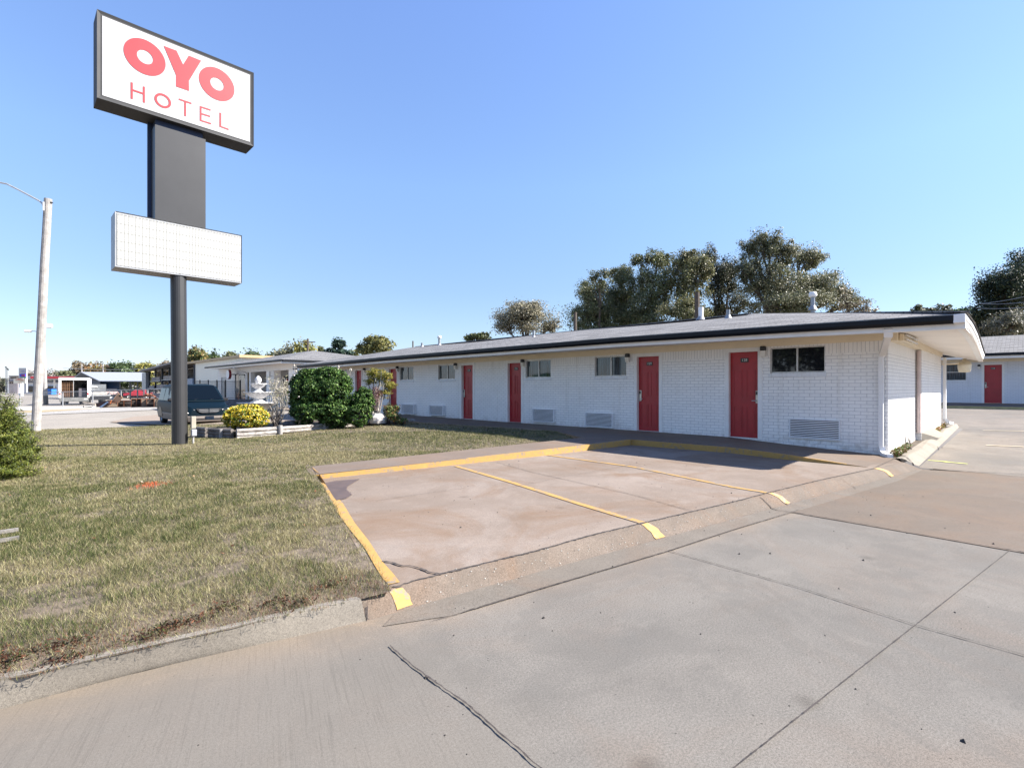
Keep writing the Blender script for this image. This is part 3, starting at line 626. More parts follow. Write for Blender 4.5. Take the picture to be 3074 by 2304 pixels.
wins = [(2.98, 4.06, 1.77, 2.335, 'dark'), (7.80, 8.86, 1.77, 2.335, 'c'), (10.55, 11.64, 1.77, 2.335, 'c'), (15.36, 16.42, 1.77, 2.335, 'c'), (18.15, 19.2, 1.77, 2.335, 'c'), (24.0, 25.0, 1.77, 2.335, 'c')]
ops = [(d[0], d[1], d[2], d[3]) for d in doors]+[w_[:4] for w_ in wins]
b = MB(); wall_x(b, X0, Y0, 26.0, -.1, 2.375, ops, .12)
b.build('front_wall', M_brickY, motel, recalc=False)
b = MB().quad((X0, Y0, -.2), (15.70, Y0, -.2), (15.70, Y0, 2.5), (X0, Y0, 2.5))
b.quad((15.70, Y0, -.2), (15.70, Y0-.11, -.2), (15.70, Y0-.11, 2.5), (15.70, Y0, 2.5))
b.quad((15.70, Y0-.11, -.2), (19.72, Y0-.11, -.2), (19.72, Y0-.11, 2.5), (15.70, Y0-.11, 2.5))
b.quad((19.72, Y0-.11, -.2), (19.72, 26, -.2), (19.72, 26, 2.5), (19.72, Y0-.11, 2.5)); b.quad((X0, 26, -.2), (19.72, 26, -.2), (19.72, 26, 2.5), (X0, 26, 2.5))
b.build('end_wall', M_brickX, motel, recalc=False)
# frieze boards, soffit, fascia, roof, gutter
fr = MB().box(X0-.022, X0+.02, Y0-.02, 26.0, 2.372, 2.56); fr.box(X0+.021, 19.74, Y0-.14, Y0+.02, 2.362, 2.53)
fr.build('frieze_board', M_cream, motel)
GX0 = 10.99
gy = [.76, 3.12, 7.32, 15.1, 18.6, 26.4]; gzb = [2.485, 2.525, 2.565, 2.55, 2.54, 2.47]
Yn = .70
def eave_z(y): return float(np.interp(y, gy, gzb))
endx = [GX0, 13, 15.2, 17.6, 19.3, 21.0]; ezt = [2.655, 2.67, 2.63, 2.55, 2.49, 2.45]
def ez(x): return float(np.interp(x, endx, ezt))
def ey(x): return float(np.interp(x, endx, [Yn, .72, .76, .82, .86, .9]))
ysn = np.linspace(Yn, 27.2, 54)
so_ = MB(); P1 = [(GX0+.03, y, eave_z(y)-.075) for y in ysn]; P2 = [(X0+.01, max(y, Yn), 2.535) for y in ysn]
q = loft(P1, P2, 54, 2); so_.add(q.v, q.f)
exs = np.linspace(GX0+.03, 21.0, 24)
q = loft([(x, ey(x)+.02, ez(x)-.215) for x in exs], [(x, Y0+.0, min(2.53, 2.535-(x-12)*.004)) for x in exs], 24, 3); so_.add([(a, bb, cc-.004) for a, bb, cc in q.v], q.f)
so_.build('soffit', M_soffit, motel, recalc=False)
fa = MB()
q = loft([(GX0+.03, y, eave_z(y)-.08) for y in ysn], [(GX0+.03, y, eave_z(y)+.12) for y in ysn], 54, 1); fa.add(q.v, q.f)
q = loft([(GX0+.028, y, eave_z(y)-.08) for y in ysn], [(GX0+.16, y, eave_z(y)-.082) for y in ysn], 54, 1); fa.add(q.v, q.f)
fa.build('fascia', M_white, motel, recalc=False)
ef = MB()
prof = [(0, 0), (.0, -.07), (.02, -.08), (.02, -.14), (.045, -.15), (.045, -.215), (.14, -.218)]
vs = []
for x in exs:
    for dy, dz in prof: vs.append((x, ey(x)+dy, ez(x)+dz))
k = len(prof); ef.add(vs, [(i*k+j, (i+1)*k+j, (i+1)*k+j+1, i*k+j+1) for i in range(23) for j in range(k-1)])
ef.box(GX0-.09, GX0+.03, Yn-.005, Yn+.14, 2.495, 2.635, .006)
ef.build('end_fascia', M_white, motel, recalc=False)
# roof: hip roof, ridge along Y
RZ, RX, RY1, RY2 = 3.66, 16.0, 5.9, 23.5
rf = MB(); n = 54
A_ = [(GX0-.04, y, eave_z(y)+.15) for y in ysn]; B_ = [(RX, min(max(y, RY1), RY2), RZ+.03*math.sin(y*.6)) for y in ysn]
q = loft(A_, A_, 54, 1); vs = []
for a_, b_ in zip(A_, B_):
    for j in range(9): t = j/8; vs.append((a_[0]*(1-t)+b_[0]*t, a_[1]*(1-t)+b_[1]*t, a_[2]*(1-t)+b_[2]*t+.03*math.sin(t*3.1)))
rf.add(vs, [(i*9+j, (i+1)*9+j, (i+1)*9+j+1, i*9+j+1) for i in range(53) for j in range(8)])
rf.build('roof', M_shY, motel, recalc=False)
re_ = MB(); vs = []
for x in exs:
    a_ = (x, ey(x)-.03, ez(x)+.012); b_ = (RX, RY1, RZ)
    for j in range(7): t = j/6; vs.append(tuple(a_[i_]*(1-t)+b_[i_]*t for i_ in range(3)))
re_.add(vs, [(i*7+j, (i+1)*7+j, (i+1)*7+j+1, i*7+j+1) for i in range(23) for j in range(6)])
re_.add([(21.0, .9, 2.46), (RX, RY1, RZ), (RX, RY2, RZ), (21.0, 27.2, 2.5), (GX0, 27.2, 2.62)], [(0, 1, 2, 3), (3, 2, 4)])
re_.build('roof_end', M_shX, motel, recalc=False)
hc = MB(); hc.bar((GX0, Yn, 2.675), (RX, RY1, RZ+.015), .16, .03); hc.bar((RX, RY1, RZ+.02), (RX, RY2, RZ+.02), .2, .03)
hc.build('ridge_cap', M_shY, motel)
gt = MB(); vs = []
gp_ = [(.0, .13), (-.0, .0), (-.075, .0), (-.115, .05), (-.115, .13), (-.1, .13), (-.1, .06), (-.01, .02)]
gys = np.linspace(.84, 27.0, 54)
for y in gys:
    for dx, dz in gp_: vs.append((GX0+.02+dx, y, eave_z(y)+.005+dz))
k = len(gp_); gt.add(vs, [(i*k+j, (i+1)*k+j, (i+1)*k+j+1, i*k+j+1) for i in range(53) for j in range(k-1)])
gt.add(vs[:k], [tuple(range(k))]); gt.build('gutter', M_gut, motel, recalc=False)
# drip edge above the gutter
de = MB(); q = loft([(GX0-.05, y, eave_z(y)+.128) for y in ysn], [(GX0-.055, y, eave_z(y)+.155) for y in ysn], 54, 1); de.add(q.v, q.f); de.build('drip_edge', M_greymetal, motel, recalc=False)

def make_door(par, X, y0, y1, z0, z1, num, side, lock, M_wallframe, trim=True):
    d = MB(); dx = X+.095
    d.box(dx, dx+.04, y0+.04, y1-.04, z0+.01, z1-.035)
    w_ = y1-y0-.08; h = z1-z0-.045
    for cy in (.28, .72):
        for a, e in ((.06, .37), (.47, .80)):
            yc = y0+.04+w_*cy; hw = w_*.155; za, zb = z0+h*a, z0+h*e
            d.add([(dx-.0015, yc-hw, za), (dx-.0015, yc+hw, za), (dx-.0015, yc+hw, zb), (dx-.0015, yc-hw, zb), (dx+.001, yc-hw+.015, za+.015), (dx+.001, yc+hw-.015, za+.015), (dx+.001, yc+hw-.015, zb-.015), (dx+.001, yc-hw+.015, zb-.015)], [])
            for s0, s1, s2, s3 in ((yc-hw, yc+hw, za, za+.012), (yc-hw, yc+hw, zb-.012, zb), (yc-hw, yc-hw+.012, za+.012, zb-.012), (yc+hw-.012, yc+hw, za+.012, zb-.012)):
                d.box(dx-.008, dx-.0005, s0, s1, s2, s3)
            d.box(dx-.006, dx-.0005, yc-hw+.035, yc+hw-.035, za+.035, zb-.035)
    o = d.build('door', M_red, par)
    if num:
        pt = MB().box(dx-.012, dx-.0005, (y0+y1)/2-.09, (y0+y1)/2+.09, z1-.275, z1-.175).build('number_plate', M_plate, o)
        text_mesh(num, .085, lambda u, v: (dx-.0135, (y0+y1)/2-u, z1-.225+v), 'room_number', M_white, o)
    ly = y0+.085 if side == 'R' else y1-.095
    if lock:
        lk = MB().box(dx-.03, dx-.001, ly-.036, ly+.036, z0+.80, z0+1.10, .012); lk.build('lock_plate', M_steel, o)
        MB().box(dx-.034, dx-.0295, ly-.024, ly+.024, z0+1.0, z0+1.07).build('card_slot', M_black, o)
        hs = 1 if side == 'R' else -1
        MB().tube([(dx-.03, ly, z0+.865), (dx-.07, ly, z0+.865), (dx-.072, ly+hs*.10, z0+.862)], .011, 8).build('door_handle', M_steel, o)
    else:
        MB().tube([(dx-.001, ly, z0+.93), (dx-.05, ly, z0+.93)], .02, 10).build('door_handle', M_steel, o)
    f = MB(); e = .055
    f.box(X-.012, X+.118, y0-.003, y0+.04, z0-.02, z1+.003); f.box(X-.012, X+.118, y1-.04, y1+.003, z0-.02, z1+.003); f.box(X-.012, X+.118, y0+.04, y1-.04, z1-.035, z1+.003)
    f.box(X-.012, X+.0, y0-e, y0-.003, z0-.02, z1+.056); f.box(X-.012, X+.0, y1+.003, y1+e, z0-.02, z1+.056); f.box(X-.012, X+.0, y0-.003, y1+.003, z1+.003, z1+.056)
    f.build('door_frame', M_white, par)
    MB().box(X+.05, X+.13, y0+.04, y1-.04, z0-.01, z0+.008).build('threshold', M_alu, par)
    return o
for d in doors: make_door(motel, X0, *d, None)
def make_window(par, X, y0, y1, z0, z1, kind, double=False):
    gx = X+.075
    f = MB(); t = .022
    f.box(gx-.03, gx+.02, y0, y0+t, z0, z1); f.box(gx-.03, gx+.02, y1-t, y1, z0, z1); f.box(gx-.03, gx+.02, y0+t, y1-t, z0, z0+.03); f.box(gx-.03, gx+.02, y0+t, y1-t, z1-t, z1)
    ym = (y0+y1)/2; zm = (z0+z1)/2
    if double: f.box(gx-.025, gx+.02, y0+t, y1-t, zm-.016, zm+.016)
    else: f.box(gx-.026, gx+.02, ym-.016, ym+.016, z0+.03, z1-t)
    o = f.build('window', M_alu, par)
    mg = M_glass if kind == 'dark' else M_glassC
    if double: ps = [(y0+t, y1-t, z0+.03, zm-.016), (y0+t, y1-t, zm+.016, z1-t)]
    else: ps = [(y0+t, ym-.016, z0+.03, z1-t), (ym+.016, y1-t, z0+.03, z1-t)]
    for i, (a, e, g, h) in enumerate(ps):
        MB().box(gx+.002+.006*i, gx+.008+.006*i, a, e, g, h).build('pane', mg, o)
    s = MB()
    k = int((y1-y0+.06)/.072); ww = (y1-y0+.06)/k
    for i in range(k): s.box(X-.028, X+.04, y0-.03+i*ww+.004, y0-.03+(i+1)*ww-.004, z0-.085, z0-.001, .006)
    s.box(X-.02, X+.04, y0-.03, y1+.03, z0-.08, z0-.006)
    s.build('window_sill', M_sidewht, par)
for w_ in wins: make_window(motel, X0, *w_)
def make_ac(par, X, y0, y1, z0, z1, prot):
    s = MB().box(X-prot, X+.02, y0, y1, z0, z1, .006)
    s2 = MB(); s2.box(X-prot, X, y0, y0+.022, z0, z1); s2.box(X-prot, X, y1-.022, y1, z0, z1); s2.box(X-prot, X, y0+.022, y1-.022, z0, z0+.022); s2.box(X-prot, X, y0+.022, y1-.022, z1-.022, z1)
    o = s2.build('vent_grille', M_sidewht, par)
    MB().box(X-.010, X-.002, y0+.02, y1-.02, z0+.02, z1-.02).build('grille_back', M_black, o)
    l = MB(); k = 10; st = (z1-z0-.05)/k
    for i in range(k):
        zc = z0+.03+st*i; l.box(X-prot+.003, X-prot+.012, y0+.022, y1-.022, zc, zc+st*.52)
    l.build('louvre', M_sidewht, o, recalc=False)
for y0, y1, z0, z1, p in [(2.70, 3.66, .36, .78, .035), (8.2, 9.16, .31, .725, .08), (10.36, 11.28, .355, .775, .08), (15.97, 16.9, .35, .745, .12), (17.97, 18.9, .34, .745, .12)]: make_ac(motel, X0, y0, y1, z0, z1, p)
def make_lamp(par, X, y, z):
    l = MB(); vs = []
    o = MB().box(X-.11, X-.001, y-.058, y+.058, z+.0, z+.11, .02).build('wall_lamp', M_black, par)
    MB().add([(X-.10, y-.055, z+.005), (X-.10, y+.055, z+.005), (X-.075, y+.05, z-.125), (X-.075, y-.05, z-.125), (X-.012, y-.055, z+.005), (X-.012, y+.055, z+.005), (X-.012, y+.05, z-.125), (X-.012, y-.05, z-.125)],
             [(0, 1, 2, 3), (4, 7, 6, 5), (0, 3, 7, 4), (1, 5, 6, 2), (3, 2, 6, 7)]).build('lamp_glass', M_lens, o)
for y in (4.19, 7.73, 11.735, 15.28, 19.32, 22.2): make_lamp(motel, X0, y, 2.275)
# downspouts
def spout(par, pts, w_=.1, d_=.075, m=M_white):
    b = MB()
    for a, e in zip(pts[:-1], pts[1:]): b.bar(a, e, w_, d_)
    return b.build('downspout', m, par)
yS = 2.02
spout(motel, [(GX0+.05, 1.72, 2.50), (GX0+.13, 1.73, 2.36)], .13, .1)
spout(motel, [(GX0+.13, 1.73, 2.38), (X0-.08, 1.98, 2.10), (X0-.065, 2.0, 2.07)], .1, .085)
spout(motel, [(X0-.065, 2.0, 2.10), (X0-.065, 2.0, .30), (X0-.09, 1.985, .2), (X0-.16, 1.93, .155), (X0-.3, 1.82, .15)], .1, .075)
spout(motel, [(19.80, 1.72, 2.34), (19.80, 1.72, .52), (19.84, 1.66, .42), (20.3, 1.6, .37)], .1, .075)
MB().tube([(15.66, Y0-.06, 2.34), (15.66, Y0-.06, .36)], .04, 10).build('conduit', mat('pinkish_conduit', (.62, .50, .46), .5, .08, 6), motel)
# strip light under the end eave
fl = MB().box(12.36, 13.9, Y0-.22, Y0-.145, 2.36, 2.50, .01); o = fl.build('strip_light', M_cream, motel)
for z in (2.39, 2.47): MB().tube([(12.42, Y0-.25, z), (13.85, Y0-.25, z)], .018, 10).build('light_tube', M_lens, o)
# barn lamp on the far corner
bx, by, bz = 20.15, 1.30, 2.17
o = MB().tube([(19.72, Y0-.12, 2.14), (20.0, 1.5, 2.15), (bx, by, 2.2)], .02, 8).build('yard_light', M_cream, motel)
MB().lathe(bx, by, [(.0, .13), (.04, .13), (.045, .08), (.11, .04), (.14, -.02), (.145, -.05)], 20).v
q = MB().lathe(bx, by, [(.001, 2.31), (.045, 2.31), (.05, 2.25), (.12, 2.21), (.165, 2.15), (.17, 2.12)], 20); q.build('lamp_cap', mat('tan_enamel', (.55, .47, .32), .5, .1, 5), o, smooth=True)
q = MB().lathe(bx, by, [(.165, 2.12), (.15, 1.98), (.13, 1.91), (.001, 1.90)], 20); q.build('lamp_lens', mat('dusty_lens', (.72, .65, .5), .3, .08, 5), o, smooth=True)
# step block at the end wall
MB().add([(15.72, 1.79, .0), (17.5, 1.79, .1), (17.3, 1.5, .24), (16.3, 1.52, .21), (15.72, 1.79, .36), (17.5, 1.79, .40)], [(4, 3, 2, 5), (0, 4, 3), (1, 5, 2), (0, 3, 2, 1)]).build('splash_slab', M_kerbc, motel, recalc=False)
# roof vents
def roofz(x, y): return float(np.interp(x, [GX0, RX], [eave_z(y)+.15, RZ]))
def vent(px, py_, h, r, kind, x=14.6):
    p = pX(px, h, x); zb = roofz(x, p[1]); y = p[1]; h = max(.12, p[2]-zb-(.12 if kind == 'cap' else 0))
    o = MB().tube([(x, y, zb-.1), (x, y, zb+h)], r, 12).build('roof_vent', mat('galvanised', (.30, .32, .34), .5, .2, 6, metal=.4) if kind != 'w' else M_white, motel, smooth=False)
    if kind == 'cap': MB().lathe(x, y, [(.001, zb+h+.13), (r*1.3, zb+h+.125), (r*1.7, zb+h+.10), (r*1.75, zb+h+.01), (r*1.2, zb+h-.01), (r*.5, zb+h-.01)], 14).build('vent_cap', M_white, o, smooth=True)
    MB().lathe(x, y, [(r*2.2, zb-.02), (r*1.2, zb+.08), (r, zb+.1)], 12).build('flashing', M_greymetal, o, smooth=True)
vent(2440, 935, 877, .055, 'cap', 15.5); vent(2186, 955, 929, .055, 'n', 15.0); vent(1602, 1010, 992, .045, 'n', 14.2); vent(1319, 1035, 1008, .06, 'cap', 15.6); vent(1267, 1045, 1029, .06, 'n', 15.4); vent(2104, 955, 922, .075, 'w', 15.9)

# ------------------------------------------------------------------ far wing (right)
XF = 36.71
far = thing('motel_building', 'far white brick motel wing with red door in shade, at the right edge', 'motel', (XF, 1, .6))
dF = (.87, 1.63, .63, 2.68); wF = (2.30, 3.18, 1.84, 2.74); wF2 = (-1.6, -.7, 1.84, 2.74); dF2 = (-3.4, -2.6, .63, 2.68)
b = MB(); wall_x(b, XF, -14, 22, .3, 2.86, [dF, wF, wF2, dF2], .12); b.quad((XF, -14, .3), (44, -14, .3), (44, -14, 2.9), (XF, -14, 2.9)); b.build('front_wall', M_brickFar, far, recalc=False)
make_door(far, XF, *dF, '118', 'L', 1, None); make_door(far, XF, *dF2, '', 'R', 1, None)
make_window(far, XF, *wF, 'c', True); make_window(far, XF, *wF2, 'c', True); make_lamp(far, XF, 1.79, 2.56); make_lamp(far, XF, -2.4, 2.56)
MB().box(XF-.03, XF+.02, -14, 22, 2.80, 3.02).build('frieze_board', M_cream, far)
MB().box(XF-1.2, XF-.0305, -14.8, 22.4, 2.97, 3.0).build('soffit', M_soffit, far)
MB().box(XF-1.23, XF-1.2, -14.8, 22.4, 2.93, 3.13).build('fascia', M_white, far)
MB().box(XF-1.35, XF-1.235, -14.8, 22.4, 3.06, 3.2, .02).build('gutter', M_gut, far)
rr = MB(); rr.quad((XF-1.3, -14.8, 3.2), (XF-1.3, 22.4, 3.2), (XF+4, 22.4, 4.42), (XF+4, -14.8, 4.42)); rr.quad((XF+4, -14.8, 4.42), (XF+4, 22.4, 4.42), (XF+9, 22.4, 3.2), (XF+9, -14.8, 3.2))
rr.build('roof', M_shY, far, recalc=False)
b = loft([(33.3, y, .545) for y in (-14, 22)], [(XF+.02, y, .635) for y in (-14, 22)], 12, 2); ground(b, 'far_walk', M_walk)
struct(MB().box(33.2, 33.32, -14, 22, .3, .55).build('far_yellow_kerb', mat('dull_yellow', (.42, .36, .17), .8, .15, 4)))
for y in (1.0, -3):
    pass

# ------------------------------------------------------------------ office (left of the long wing)
OX, OZ = 12.53, .15
off = thing('office_building', 'white motel office with hip roof, square porch pillars and round sign beyond the fountain', 'building', (OX, 31.6, OZ))
oN = 31.65; oF = 47.2
M_side = mat('white_siding', (.74, .73, .71), .55, .05, 3)
def siding(vert):
    m, t, bs = nodes_of('siding_v' if vert else 'siding_h'); p = pos(t); sp = N(t, 'SeparateXYZ'); L(t, p, sp.inputs[0])
    u = math_(t, 'ADD', sp.outputs[0], sp.outputs[1]) if vert else sp.outputs[2]
    fr_ = math_(t, 'FRACT', math_(t, 'MULTIPLY', u, 5.0 if vert else 7.5))
    L(t, ramp(t, fr_, [(0, (.30, .30, .30)), (.14, (.74, .73, .71)), (1, (.76, .75, .73))]), bs.inputs['Base Color']); bs.inputs['Roughness'].default_value = .55; bump(t, bs, fr_, .8, .03); return m
M_sidV, M_sidH = siding(True), siding(False)
# porch pillars
for y0, y1, x1, m in ((31.65, 32.3, OX+.6, M_brickX), (34.75, 35.35, OX+.45, M_sidH), (35.55, 36.1, OX+.35, M_white), (39.2, 39.5, OX+.3, M_white)):
    MB().box(OX, x1, y0, y1, -.05, 2.62).build('porch_pillar', m, off)
MB().box(17.2, 17.8, 31.65, 32.2, 0, 2.62).build('porch_pillar', M_brickX, off)
MB().box(OX-.02, OX+.3, oN, 39.9, 2.56, 3.02).build('porch_beam', M_side, off)
MB().box(OX+.301, 20.5, oN-.02, oN+.25, 2.62, 3.02).build('gable_siding', M_sidV, off)
# recessed front, wing
wl = MB(); wl.box(OX+2.2, OX+2.4, oN+1.5, 39.95, -.1, 3.0); wl.box(OX+.3, 20.5, 39.7, 39.95, -.1, 3.0); wl.build('recessed_wall', M_side, off)
MB().box(OX+2.15, OX+2.2, 33.2, 34.6, .25, 2.4).build('office_door', M_black, off)
MB().box(OX+2.15, OX+2.2, 35.9, 38.9, .9, 2.3).build('porch_window', M_glass, off)
MB().box(OX+2.11, OX+2.149, 37.0, 38.2, 1.9, 2.05).build('poster', mat('poster_red', (.5, .08, .06), .6, .2, 5), off)
wg = MB(); wall_x(wg, OX+.05, 39.96, oF, -.1, 2.95, [(40.5, 42.9, .55, 2.45), (45.0, 46.4, .3, 2.3)], .12); wg.box(OX+.2, 20.4, oF-.1, oF, -.1, 2.9); wg.build('side_wing', M_sidH, off, recalc=False)
wn = MB(); wn.box(OX+.1, OX+.14, 40.5, 42.9, .55, 2.45).build('wing_window', M_glassC, off); MB().box(OX+.09, OX+.1, 41.65, 41.75, .55, 2.45).build('mullion', M_alu, off)
MB().box(OX+.1, OX+.15, 45.0, 46.4, .3, 2.3).build('panel_door', M_greymetal, off)
pcn = pX(*c('k', 300, 495), OX-.55); cyy, cz = pcn[1], pcn[2]
def disc(x, r, dx): return MB().prism([(x, cyy+r*math.cos(a)*1.05, cz+r*math.sin(a)*1.0) for a in np.linspace(0, 2*math.pi, 32, endpoint=False)], (dx, 0, 0))
o = disc(OX-.62, .36, .16).build('round_sign', mat('sign_rim_red', (.22, .01, .02), .4, .1, 4), off)
disc(OX-.622, .33, -.012).build('sign_disc', M_white, o); MB().box(OX-.46, OX+.05, cyy-.03, cyy+.03, cz-.03, cz+.03).build('bracket', M_black, o)
MB().box(OX-.9, OX-.021, oN-.6, 46.8, 2.93, 2.96).build('soffit', M_soffit, off)
MB().box(OX-.02, 21.3, oN-.6, oN-.03, 2.93, 2.96).build('soffit', M_soffit, off)
MB().box(OX-.93, OX-.9, oN-.63, 46.8, 2.9, 3.06).build('fascia', M_white, off); MB().box(OX-.9, 21.3, oN-.63, oN-.6, 2.9, 3.06).build('fascia', M_white, off)
g_ = MB(); g_.box(OX-1.04, OX-.935, oN-.7, 46.9, 3.0, 3.12, .015); g_.build('gutter', M_gut, off); MB().box(OX-.9, 21.4, oN-.74, oN-.635, 3.0, 3.12, .015).build('gutter', M_gut, off)
a, b1, c1, d1 = (OX-1.0, oN-.7, 3.12), (21.6, oN-.7, 3.12), (21.6, 47, 3.12), (OX-1.0, 47, 3.12); r1, r2 = (16.6, 38.0, 4.25), (16.6, 40.5, 4.25)
MB().add([a, d1, r2, r1], [(0, 1, 2, 3)]).build('roof', M_shY, off, recalc=False); MB().add([a, b1, r1, c1, d1, r2], [(0, 1, 2), (1, 3, 5, 2), (3, 4, 5)]).build('roof_end', M_shX, off, recalc=False)
spout(off, [(OX-.95, 39.95, 2.98), (OX-.9, 39.9, 2.85), (OX-.03, 39.9, 2.5), (OX-.03, 39.9, .3)], .09, .09)
struct(MB().box(OX-.6, 21, oN-.3, oN+2.6, .0, .17).build('office_porch_slab', M_pinkslab))

# iron fence and low wall
fe = thing('iron_fence', 'black iron picket fence on a low dark wall left of the white office', 'fence', tuple(pD(660, 1195, 37)))
P = [pD(590, 1195, 39.), pD(651, 1195.6, 37), pD(720, 1195.6, 36.5)]
def zrow(p, py_, D): return EYE-(py_-HY)*D/FPX
zt, zb = EYE+19*37/FPX, EYE-31*37/FPX
for pxx in (600, 625, 651, 676.5, 721):
    p = pD(pxx, 1180, 37.2); MB().bar((p[0], p[1], zb-.25), (p[0], p[1], zt+.1), .07, .07).build('fence_post', M_black, fe)
pa, pb = pD(580, 1180, 37.2), pD(721, 1180, 37.2)
MB().bar((pa[0], pa[1], zt), (pb[0], pb[1], zt), .035, .035).build('rail', M_black, fe); MB().bar((pa[0], pa[1], zb), (pb[0], pb[1], zb), .035, .035).build('rail', M_black, fe)
pk_ = MB()
for i in range(1, 42):
    t = i/42; q = pa*(1-t)+pb*t; pk_.bar((q[0], q[1], zb), (q[0], q[1], zt), .018, .018)
pk_.build('picket_panel', M_black, fe)
wa, wb = pD(655, 1200, 37), pD(760, 1200, 36)
tag(MB().bar((wa[0], wa[1], .32), (wb[0], wb[1], .32), .3, .62).build('low_wall', mat('dark_masonry', (.11, .11, .12), .9, .3, 5)), 'low dark masonry wall under the iron fence by the office', 'wall')

# ------------------------------------------------------------------ pole sign
PZ = .1; pc = pz(545, 1334, PZ); Ys = 14.0; YF = 14.117; YB = 14.72
sign = thing('pole_sign', 'tall grey pole sign reading OYO HOTEL with a blank white letter board below', 'sign', (pc[0], YF, PZ))
pr_ = .165; pcx, pcy = 2.985, 14.30
MB().tube([(pcx, pcy, PZ-.1), (pcx-.03, pcy, 4.2)], pr_, 24).build('pole', M_signgrey, sign, smooth=False)
def sbox(name, x0, x1, z0, z1, m, face, fw, m_face):
    f = MB(); f.box(x0, x1, YF+.02, YB, z0, z1)
    o = f.build(name, m, sign)
    r = MB(); e = fw
    for q in (((x0, z0), (x1, z0), (x1-e, z0+e), (x0+e, z0+e)), ((x1, z0), (x1, z1), (x1-e, z1-e), (x1-e, z0+e)), ((x1, z1), (x0, z1), (x0+e, z1-e), (x1-e, z1-e)), ((x0, z1), (x0, z0), (x0+e, z0+e), (x0+e, z1-e))):
        r.add([(q[0][0], YF+.0, q[0][1]), (q[1][0], YF+.0, q[1][1]), (q[2][0], YF+.035, q[2][1]), (q[3][0], YF+.035, q[3][1])], [(0, 1, 2, 3)])
    for (xa, za), (xb, zb_) in (((x0, z0), (x1, z0)), ((x1, z0), (x1, z1)), ((x1, z1), (x0, z1)), ((x0, z1), (x0, z0))):
        r.add([(xa, YF, za), (xb, YF, zb_), (xb, YF+.02, zb_), (xa, YF+.02, za)], [(0, 1, 2, 3)])
    r.build('frame', m, o, recalc=False)
    fm = MB().box(x0+e-.01, x1-e+.01, YF+.012, YF+.018, z0+e-.01, z1-e+.01)
    return o, fm
o1, fm = sbox('sign_cabinet', 1.418, 4.590, 7.695, 9.60, M_signbox, None, .10, None)
fm.v = [(x, y-.0, z) for x, y, z in fm.v]; fc1 = fm.build('sign_face', M_signface, o1)
# the front rim stands proud; face sits 1.5 cm behind it
def sp(x, y): p = pY(*c('s', x, y), YF+.012); return (p[0], YF+.008, p[2])
def plate(pts): return MB().prism([(p[0], YF+.0085, p[2]) for p in pts], (0, -.004, 0))
def ring(cx, cz, ro, ri, rxs=1):
    b = MB(); n = 64; vs = []
    for i in range(n):
        a = 2*math.pi*i/n; ca, sa = math.cos(a), math.sin(a)
        for r_, y in ((ro, YF+.0085), (ri, YF+.0085), (ro, YF+.0045), (ri, YF+.0045)): vs.append((cx+ca*r_*rxs, y, cz+sa*r_))
    fs = []
    for i in range(n):
        j = (i+1) % n; A, B = i*4, j*4; fs += [(A+2, B+2, B+3, A+3), (A, B, B+2, A+2), (A+1, B+1, B+3, A+3)]
    return b.add(vs, fs)
def ell(pl_, pr2, pt, pb):
    l, r = sp(*pl_), sp(*pr2); t, bt = sp(*pt), sp(*pb); return (l[0]+r[0])/2, (r[0]-l[0])/2
M_letters = []
for L_, R_, iL, iR, nm in (((307, 385), (833, 570), (475, 440), (678, 520), 'letter_o'), ((1269, 735), (1712, 895), (1410, 800), (1580, 860), 'letter_o')):
    l, r, il, ir = sp(*L_), sp(*R_), sp(*iL), sp(*iR); cx = (l[0]+r[0])/2; ro = (r[0]-l[0])/2; ri = (ir[0]-il[0])/2; cz_ = (l[2]+r[2])/2
    M_letters.append((cx, ro, ri, cz_, nm))
zc = sum(m_[3] for m_ in M_letters)/2
for cx, ro, ri, cz_, nm in M_letters: ring(cx, zc, ro*1.02, ri*1.02).build(nm, M_oyo, o1, recalc=False)
plate([sp(*q) for q in [(815, 333), (978, 395), (1062, 575), (1135, 458), (1292, 522), (1135, 780), (1137, 907), (972, 850), (972, 705)]]).build('letter_y', M_oyo, o1)
def strokes(segs, name):
    b = MB()
    for pts in segs: q = plate([sp(*p) for p in pts]); b.add(q.v, q.f)
    b.build(name, M_oyo, o1)
strokes([[(393, 795), (420, 803), (420, 1012), (393, 1004)], [(549, 848), (574, 856), (574, 1060), (549, 1052)], [(420, 886), (549, 930), (549, 952), (420, 908)]], 'letter_h')
l, r = sp(698, 1000), sp(907, 1065); ring((l[0]+r[0])/2, (l[2]+r[2])/2, (r[0]-l[0])/2*1.02, (r[0]-l[0])/2-.045).build('letter_o', M_oyo, o1, recalc=False)
strokes([[(1007, 1003), (1168, 1058), (1168, 1076), (1007, 1021)], [(1077, 1044), (1100, 1052), (1100, 1232), (1077, 1224)]], 'letter_t')
strokes([[(1275, 1098), (1297, 1105), (1297, 1295), (1275, 1287)], [(1297, 1105), (1413, 1143), (1413, 1160), (1297, 1122)], [(1297, 1190), (1407, 1224), (1407, 1241), (1297, 1207)], [(1297, 1279), (1420, 1317), (1420, 1334), (1297, 1295)]], 'letter_e')
strokes([[(1526, 1182), (1549, 1190), (1549, 1372), (1526, 1364)], [(1549, 1356), (1643, 1390), (1643, 1407), (1549, 1372)]], 'letter_l')
MB().box(2.47, 3.50, 14.17, 14.6, 5.30, 7.52).build('column_cladding', M_signgrey, sign)
MB().box(2.40, 3.46, 14.6, 14.68, 5.30, 7.7).build('column_core', mat('navy_steel', (.012, .025, .07), .5, .1, 3), sign)
MB().box(2.50, 3.47, 14.3, 14.6, 7.5, 7.7).build('column_neck', MATS['navy_steel'], sign)
o2, fm2 = sbox('letter_board', 1.728, 4.305, 4.11, 5.33, M_greymetal, None, .035, None)
